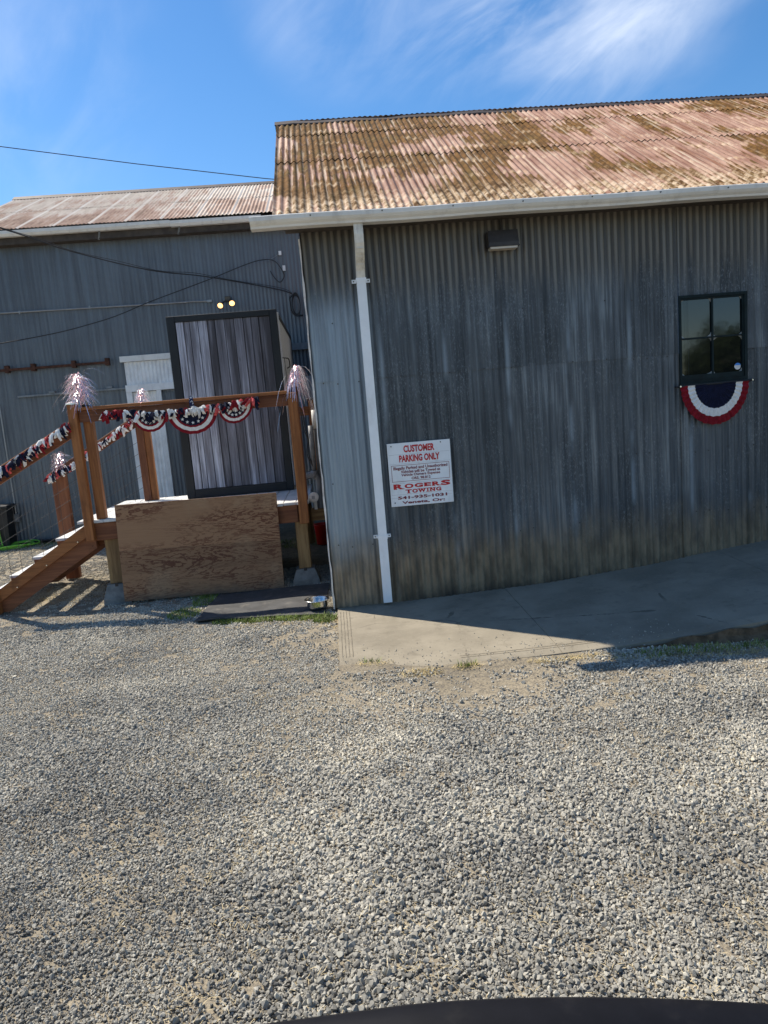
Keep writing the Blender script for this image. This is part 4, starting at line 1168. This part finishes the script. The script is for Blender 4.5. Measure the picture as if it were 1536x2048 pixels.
# ------------------------------------------------------------------ small things on the ground
m = MB()
nx_, ny_ = 26, 22
cs = [Vector((-1.375, .03)), Vector((-.10, -.12)), Vector((-.06, 1.12)), Vector((-1.30, 1.10))]
def matpt(u, v_):
    q = cs[0].lerp(cs[1], u).lerp(cs[3].lerp(cs[2], u), v_)
    z_ = float(gz(q.x, q.y))+.024+.004*math.sin(u*9+v_*4)+.016*max(0, 1-v_*7)*math.exp(-((u-.25)/.3)**2)
    return (q.x+.006*math.sin(v_*9), q.y+.010*math.sin(u*11)*(1-v_), z_)
for j in range(ny_+1):
    for i in range(nx_+1): m.v.append(matpt(i/nx_, j/ny_))
N0 = len(m.v)
m.v += [(v[0], v[1], v[2]-.014) for v in m.v]
for j in range(ny_):
    for i in range(nx_):
        q = (j*(nx_+1)+i, j*(nx_+1)+i+1, (j+1)*(nx_+1)+i+1, (j+1)*(nx_+1)+i)
        m.f += [q, tuple(k+N0 for k in q[::-1])]
per = list(range(nx_+1))+[(j+1)*(nx_+1)-1 for j in range(1, ny_+1)]+[ny_*(nx_+1)+i for i in range(nx_-1, -1, -1)]+[j*(nx_+1) for j in range(ny_-1, 0, -1)]
for i in range(len(per)): a_, b2 = per[i], per[(i+1) % len(per)]; m.f.append((a_, b2, b2+N0, a_+N0))
tag(m.build('rubber_mat', 'rubber_mat'), 'black rubber mat on the ground in front of the plywood', 'mat')

bz = .012
prof_ = [(.0, .004), (.085, .004), (.10, .012), (.104, .028), (.100, .075), (.104, .086), (.122, .092), (.126, .088), (.122, .084), (.108, .080), (.098, .074), (.094, .03), (.086, .016), (.0, .014)]
m = MB().lathe([(r_, z_+bz) for r_, z_ in prof_], -.168, .070, 36)
tag(m.build('dog_bowl', 'steel', None, True), 'shiny steel dog bowl beside the shed corner', 'bowl')

bk = thing('red_bucket', 'red plastic bucket standing behind the deck by the shed corner', 'bucket', (-.13, 3.6, -.02))
MB().lathe([(.0, .0), (.10, .0), (.125, .28), (.132, .285), (.132, .30), (.118, .30), (.095, .02), (0, .02)], -.14, 3.6, 20).build('pail', 'red_plastic', bk, True)
MB().tube([(-.14+.128*math.cos(t_), 3.6-.02, .29+.13*math.sin(t_)) for t_ in [PI*i/12 for i in range(13)]], .004, 6).build('handle', 'steel', bk)

hs_ = MB()
for k in range(4):
    r_ = .17+.07*k; ph = rnd.uniform(0, 6)
    hs_.tube([(-5.70+r_*1.25*math.cos(t_+ph), 6.00+r_*math.sin(t_+ph)*.75, .012+.018*k+.012*math.sin(3*t_+k)) for t_ in [2*PI*i/28 for i in range(29)]], .013, 7)
hs_.tube(spline([(-5.86, 6.02, .05), (-5.90, 6.06, .25), (-5.93, 6.1, .42), (-6.0, 6.15, .30), (-6.1, 6.1, .02)], 6), .013, 7)
tag(hs_.build('garden_hose', 'green_hose', None, True), 'bright green garden hose coiled by the barn corner', 'hose')
tb = thing('black_bin', 'black plastic bin at the barn corner beside the green hose', 'bin', (-6.0, 6.2, 0))
m = MB()
for z_, h_ in ((.0, .20), (.70, .26)):
    m.v += [(-5.98-h_, 6.25-h_*.7, z_), (-5.98+h_, 6.25-h_*.7, z_), (-5.98+h_, 6.25+h_*.7, z_), (-5.98-h_, 6.25+h_*.7, z_)]
m.f = [(0, 1, 5, 4), (1, 2, 6, 5), (2, 3, 7, 6), (3, 0, 4, 7), (0, 3, 2, 1), (4, 5, 6, 7)]
m.build('tub', 'black_plastic', tb)
MB().box(-6.27, -5.69, 6.04, 6.46, .702, .76, .01).build('lid', 'black_plastic', tb)
MB().box(-6.05, -5.85, 6.02, 6.039, .60, .65, .004).build('handle', 'black_plastic', tb)
bh = MB().tube(spline([(-5.5, 6.27, .02), (-5.3, 6.22, .06), (-5.05, 6.25, .05), (-4.8, 6.2, .09), (-4.6, 6.27, .03), (-4.3, 6.25, .02)], 6), .022, 7)
tag(bh.build('black_hose', 'black_plastic', None, True), 'black hose lying along the foot of the barn wall', 'hose')

# ------------------------------------------------------------------ the vehicle door the picture is taken over
vd = thing('vehicle_door', 'black curved top edge of a vehicle door in the near foreground', 'vehicle door', (.25, -6.05, .0))
def belt(x_): return 1.136-.006*max(0, -x_)-(.21*(x_-.16)**1.55 if x_ > .16 else 0)
prof = [(.03, -.20), (.034, -.03), (.030, -.010), (.018, -.001), (.0, .0), (-.022, -.002), (-.034, -.009), (-.040, -.022), (-.041, -.032)]
m = MB(); NX = 60
for i in range(NX+1):
    x_ = -1.3+2.6*i/NX
    for y_, z_ in prof: m.v.append((x_, -6.0+y_, belt(x_)+z_))
K = len(prof)
for i in range(NX):
    for k in range(K-1): m.f.append((i*K+k, i*K+k+1, (i+1)*K+k+1, (i+1)*K+k))
m.build('belt_trim', 'car_trim', vd, True)
m = MB()
prof2 = [(-.041, -.033), (-.052, -.034), (-.058, -.05), (-.075, -.30), (-.11, -.42), (-.10, -.75)]
for i in range(NX+1):
    x_ = -1.3+2.6*i/NX
    for y_, z_ in prof2: m.v.append((x_, -6.0+y_, belt(x_)+z_))
K = len(prof2)
for i in range(NX):
    for k in range(K-1): m.f.append((i*K+k, i*K+k+1, (i+1)*K+k+1, (i+1)*K+k))
m.build('inner_panel', 'car_inner', vd, True)
m = MB()
prof3 = [(.031, -.16), (.06, -.20), (.085, -.40), (.07, -.75)]
for i in range(NX+1):
    x_ = -1.3+2.6*i/NX
    for y_, z_ in prof3: m.v.append((x_, -6.0+y_, belt(x_)+z_))
K = len(prof3)
for i in range(NX):
    for k in range(K-1): m.f.append((i*K+k, i*K+k+1, (i+1)*K+k+1, (i+1)*K+k))
m.build('outer_skin', 'car_trim', vd, True)

# ------------------------------------------------------------------ trees across the yard (seen reflected in the window)
rg = random.Random(21)
for tx, ty, th, cr, lb in ((29.2, -42, 6.3, 3.0, 'leafy tree across the yard, reflected in the right-hand panes of the shed window'), (26.4, -42, 4.7, 1.8, 'lower leafy tree across the yard, reflected in the lower left pane of the shed window')):
    tr_ = thing('leafy_tree', lb, 'tree', (tx, ty, -.06), 'trees across the yard')
    MB().tube(spline([(tx, ty, -.1), (tx+.1, ty, th*.2), (tx-.1, ty+.1, th*.5), (tx, ty, th*.8)], 4), [.26-.016*i for i in range(13)], 8).build('trunk', 'bark', tr_, True)
    for q in range(5):
        a_ = q*1.3; MB().tube([(tx, ty, th*(.3+.08*q)), (tx+cr*.4*math.cos(a_), ty+cr*.4*math.sin(a_), th*(.5+.07*q)), (tx+cr*.8*math.cos(a_), ty+cr*.8*math.sin(a_), th*(.6+.06*q))], [.09, .06, .02], 6).build('limb', 'bark', tr_, True)
    m = MB()
    blobs = [(Vector((tx+rg.uniform(-1, 1)*cr*.75, ty+rg.uniform(-1, 1)*cr*.75, th*rg.uniform(.06, .84))), rg.uniform(.28, .5)*cr) for _ in range(30)]
    for _ in range(12000):
        c0, rr = rg.choice(blobs)
        d_ = Vector((rg.gauss(0, 1), rg.gauss(0, 1), rg.gauss(0, 1))).normalized()*rr*rg.random()**.45
        p_ = c0+d_; u_ = Vector((rg.gauss(0, 1), rg.gauss(0, 1), rg.gauss(0, 1))).normalized()*.09; v_ = u_.orthogonal().normalized()*.055
        o_ = len(m.v); m.v += [tuple(p_-u_), tuple(p_+v_), tuple(p_+u_), tuple(p_-v_)]; m.f.append((o_, o_+1, o_+2, o_+3))
    m.build('crown', 'leaf_green', tr_, fix=False)

# ------------------------------------------------------------------ gravel, straw and grass
rs = np.random.RandomState(11)
src = bpy.data.collections.new('stone_shapes')      # not linked: only a source of shapes
rg = random.Random(5)
def hull(bm, size, centre):
    sc = (1, rg.uniform(.65, 1.), rg.uniform(.55, .92))
    tmp = bmesh.new()
    for q in range(12):
        v_ = Vector((rg.gauss(0, 1), rg.gauss(0, 1), rg.gauss(0, 1))).normalized()*rg.uniform(.86, 1.1)
        tmp.verts.new((v_.x*sc[0]*.5, v_.y*sc[1]*.5, v_.z*sc[2]*.5))
    bmesh.ops.convex_hull(tmp, input=tmp.verts[:])
    bmesh.ops.delete(tmp, geom=[v_ for v_ in tmp.verts if not v_.link_faces], context='VERTS')
    R_ = Euler((rg.gauss(0, .7), rg.gauss(0, .7), rg.uniform(0, 6.28))).to_matrix()
    mp = {v_: bm.verts.new(R_ @ v_.co*size+Vector(centre)) for v_ in tmp.verts}
    for f_ in tmp.faces: bm.faces.new([mp[v_] for v_ in f_.verts])
    n_ = len(mp); tmp.free(); return n_
NCL = 14            # shapes 0-13: handfuls of stones; 14-21: single stones
for k in range(NCL+8):
    bm = bmesh.new(); tones = []
    if k < NCL:
        pts = []
        while len(pts) < 20:
            q = Vector((rg.uniform(-1, 1), rg.uniform(-1, 1)))
            if q.length > 1: continue
            q *= .042*(1+.25*math.sin(3*math.atan2(q.y, q.x)+k))
            sz_ = .008+.019*rg.random()**1.6
            if all((q-p_[0]).length > .40*(sz_+p_[1]) for p_ in pts) or rg.random() < .02: pts.append((q, sz_))
        for q, sz_ in pts:
            n_ = hull(bm, sz_, (q.x, q.y, sz_*rg.uniform(.05, .55))); tones += [rg.gauss(0, .15)]*n_
    else:
        tones = [0.]*hull(bm, 1., (0, 0, 0))
    me = bpy.data.meshes.new('stone'); bm.to_mesh(me); bm.free(); me.materials.append(M['stone'])
    a_ = me.attributes.new('tone', 'FLOAT', 'POINT'); a_.data.foreach_set('value', np.array(tones, np.float32))
    src.objects.link(bpy.data.objects.new('stone_shape_%02d' % k, me))
def blocked(x, y):
    on_path = (x > .02) & (y > -1.80)
    mat_ = (x > -1.36) & (x < -.08) & (y > -.08+0*x) & (y < 1.15)
    bld = (x > -.03) & (y > -.02)
    brn_ = (y > 6.38) & (x > -5.75)
    return on_path | mat_ | bld | brn_
def scatter(n, x0, x1, y0, y1, dens, smin, smax, power, sink):
    x = rs.uniform(x0, x1, n); y = rs.uniform(y0, y1, n)
    keep = (rs.rand(n) < dens(x, y)) & ~blocked(x, y)
    x, y = x[keep], y[keep]; n = len(x)
    s = smin+(smax-smin)*rs.rand(n)**power
    z = gz(x, y)+s*sink
    return np.stack([x, y, z], -1), s
def d_main(x, y):
    a = vnoise(x, y, .9, 21)*.5+vnoise(x, y, 2.3, 22)*.3+vnoise(x, y, 6., 23)*.2
    d = np.clip((a-.23)/.23, .15, 1)
    # trodden dust in front of the path and by its corner
    dust = np.exp(-((np.maximum(0, np.abs(y+2.1)-.15)/.55)**2))*np.clip((x+.6)/.6, 0, 1)
    d = d*(1-.80*dust*(.35+.65*vnoise(x, y, 3., 25)))
    dust2 = np.exp(-(((x+.2)/.55)**2+((y+.7)/.6)**2))
    d = d*(1-.75*dust2)
    return d
P, Sz = [], []
# trapezoid in front of the lens, denser near
def inview(x, y, mrg): 
    dd = y+6.821
    return (np.abs(x-.143-.062*dd) < .60*dd+mrg)
def d1(x, y): return d_main(x, y)*inview(x, y, 1.7)
IX = []
for args, clump in (((43000, -5.8, 5.8, -5.35, -1.4, d1, 1., 1., 1, 0), 1), ((19500, -6.3, .1, -1.4, 2.2, lambda x, y: d1(x, y)*.9, 1., 1., 1, 0), 1),
             ((9000, -8.2, -2.0, 2.2, 6.38, lambda x, y: .7*inview(x, y, 1.5), 1., 1.2, 1, 0), 1), ((1800, 1.5, 6.5, -3.2, -1.85, lambda x, y: .5*inview(x, y, 1.2), 1., 1.1, 1, 0), 1),
             ((30000, -5.4, 5.4, -5.35, 2.0, lambda x, y: inview(x, y, 1.4)*(.25+.75*d_main(x, y)), .007, .026, 2.2, .12), 0),
             ((1100, -4.6, 4.6, -5.2, 1.5, lambda x, y: inview(x, y, .5), .026, .046, 2.5, .12), 0)):
    a, b = scatter(*args)
    if clump: a[:, 2] -= .0005+.004*(1-np.clip(d_main(a[:, 0], a[:, 1]), 0, 1)); b = rs.uniform(.68, 1.1, len(b))*(.80+.55*vnoise(a[:, 0], a[:, 1], 1.3, 51))
    P.append(a); Sz.append(b); IX.append(rs.randint(0, NCL, len(b)) if clump else rs.randint(NCL, NCL+8, len(b)))
# a few stones kicked onto the concrete
nk = 420
xk = .06+rs.rand(nk)**1.6*2.6; yk = -1.76+np.abs(rs.normal(0, .22, nk)); ok_ = yk < -.1
xk, yk = xk[ok_], yk[ok_]
P.append(np.stack([xk, yk, np.array([pz(a_, b2) for a_, b2 in zip(xk, yk)])+.003], -1)); Sz.append(.005+.011*rs.rand(len(xk))**2); IX.append(rs.randint(NCL, NCL+8, len(xk)))
P = np.concatenate(P); Sz = np.concatenate(Sz); IX = np.concatenate(IX); n = len(P)
me = bpy.data.meshes.new('gravel')
me.vertices.add(n); me.vertices.foreach_set('co', P.reshape(-1).astype(np.float32))
def attr(nm, typ, data, field):
    a = me.attributes.new(nm, typ, 'POINT'); a.data.foreach_set(field, data.reshape(-1))
tl = np.where(IX < NCL, .03, .35)
rot_ = np.stack([rs.normal(0, 1, n)*tl, rs.normal(0, 1, n)*tl, rs.uniform(0, 6.28, n)], -1).astype(np.float32)
attr('rot', 'FLOAT_VECTOR', rot_, 'vector')
attr('scl', 'FLOAT', Sz.astype(np.float32), 'value')
attr('idx', 'INT', IX.astype(np.int32), 'value')
dustm = np.clip((vnoise(P[:, 0], P[:, 1], .8, 31)-.5)*.5+(vnoise(P[:, 0], P[:, 1], 2.7, 32)-.5)*.35, -.28, .32)
tint = np.clip(rs.normal(.47, 1, n)*0+.47+rs.normal(0, 1, n)*np.where(IX < NCL, .05, .16)+dustm, .02, 1)
attr('tint', 'FLOAT', tint.astype(np.float32), 'value')
gv = link('gravel', me, (0, 0, 0))
struct(gv, 'stuff', 'loose grey crushed-rock gravel covering the yard')
gv['category'] = 'gravel'
ng = bpy.data.node_groups.new('stones_on_points', 'GeometryNodeTree')
ng.interface.new_socket('Geometry', in_out='INPUT', socket_type='NodeSocketGeometry')
ng.interface.new_socket('Geometry', in_out='OUTPUT', socket_type='NodeSocketGeometry')
gi = ng.nodes.new('NodeGroupInput'); go = ng.nodes.new('NodeGroupOutput')
iop = ng.nodes.new('GeometryNodeInstanceOnPoints'); ci = ng.nodes.new('GeometryNodeCollectionInfo')
ci.inputs['Collection'].default_value = src; ci.inputs['Separate Children'].default_value = True; ci.inputs['Reset Children'].default_value = True
def named(nm, typ):
    q = ng.nodes.new('GeometryNodeInputNamedAttribute'); q.data_type = typ; q.inputs['Name'].default_value = nm; return q.outputs['Attribute']
iop.inputs['Pick Instance'].default_value = True
e2r = ng.nodes.new('FunctionNodeEulerToRotation')
L = ng.links.new
L(gi.outputs[0], iop.inputs['Points']); L(ci.outputs[0], iop.inputs['Instance'])
L(named('idx', 'INT'), iop.inputs['Instance Index'])
L(named('rot', 'FLOAT_VECTOR'), e2r.inputs[0]); L(e2r.outputs[0], iop.inputs['Rotation'])
L(named('scl', 'FLOAT'), iop.inputs['Scale'])
L(iop.outputs[0], go.inputs[0])
md = gv.modifiers.new('stones', 'NODES'); md.node_group = ng

def blades(name, lb, spots, mat, hmin, hmax, wd_, flat=0., zfun=None):
    m = MB()
    for (cx, cy, rx, ry, cnt) in spots:
        for _ in range(cnt):
            a = rg.uniform(0, 2*PI); q = math.sqrt(rg.random())
            x_, y_ = cx+rx*q*math.cos(a), cy+ry*q*math.sin(a)
            z_ = float(gz(x_, y_)) if zfun is None else zfun(x_, y_)
            h_ = rg.uniform(hmin, hmax); a2 = rg.uniform(0, 2*PI); ln = rg.uniform(.2, .9)*h_ if not flat else h_
            up_ = h_*.8 if not flat else h_*rg.uniform(0, flat)
            dx, dy = math.cos(a2), math.sin(a2); o = len(m.v)
            m.v += [(x_-dy*wd_, y_+dx*wd_, z_), (x_+dy*wd_, y_-dx*wd_, z_), (x_+dx*ln*.45-dy*wd_*.8, y_+dy*ln*.45+dx*wd_*.8, z_+up_*.65+.003), (x_+dx*ln*.45+dy*wd_*.8, y_+dy*ln*.45-dx*wd_*.8, z_+up_*.65+.003), (x_+dx*ln, y_+dy*ln, z_+up_+.002)]
            m.f += [(o, o+1, o+3, o+2), (o+2, o+3, o+4)]
    ob = m.build(name, mat, None, False, (0, 0, 0), False)
    struct(ob, 'stuff', lb); return ob
blades('grass', 'short green grass along the mat and by the path corner',
       [(-1.0, -.06, .2, .07, 420), (-.65, -.12, .25, .08, 650), (-.35, -.17, .22, .09, 650), (-.10, -.25, .13, .13, 560), (-1.55, .40, .17, .20, 700), (-1.43, .85, .12, .22, 420), (-1.46, 1.05, .16, .08, 260),
        (-.6, 3.9, .5, .4, 700), (-.2, 4.3, .3, .5, 500), (.97, -1.86, .08, .04, 60), (.27, -1.58, .08, .05, 40), (-5.2, 6.15, .5, .2, 700), (-4.4, 6.15, .5, .18, 500), (-3.6, 6.2, .5, .15, 300), (2.6, -1.96, .5, .09, 420), (3.6, -1.98, .6, .10, 500)], 'grass_green', .02, .055, .0026)
blades('dry_grass', 'dry straw-coloured grass along the path edge and by the barn foot',
       [(-.55, -.24, .5, .10, 420), (0, -.40, .15, .14, 160), (.30, -1.62, .16, .09, 110), (.62, -1.90, .17, .06, 200), (.97, -1.87, .12, .06, 110), (1.75, -1.90, .35, .05, 330), (2.7, -2.0, .75, .13, 1500), (3.9, -2.0, .8, .13, 1200),
        (-5.0, 5.85, .8, .35, 1700), (-4.0, 5.75, .7, .35, 1100), (-3.4, 1.75, .3, .2, 160), (-2.9, 1.55, .3, .12, 120), (-1.5, .45, .18, .2, 120)], 'grass_dry', .02, .055, .0018, .5)
straw = []
for k in range(260):
    y_ = rg.uniform(-5.0, -1.9); x_ = rg.uniform(-.45, .62)*(y_+6.821)+.2
    if vnoise(np.array([x_]), np.array([y_]), .8, 41)[0]+.12*x_/1.5 > .46: straw.append((x_, y_, .10, .08, rg.randrange(6, 22)))
blades('straw', 'thin dry straw bits scattered over the gravel', straw, 'straw_bits', .012, .04, .0011, .12, lambda x_, y_: float(gz(x_, y_))+rg.uniform(.006, .018))
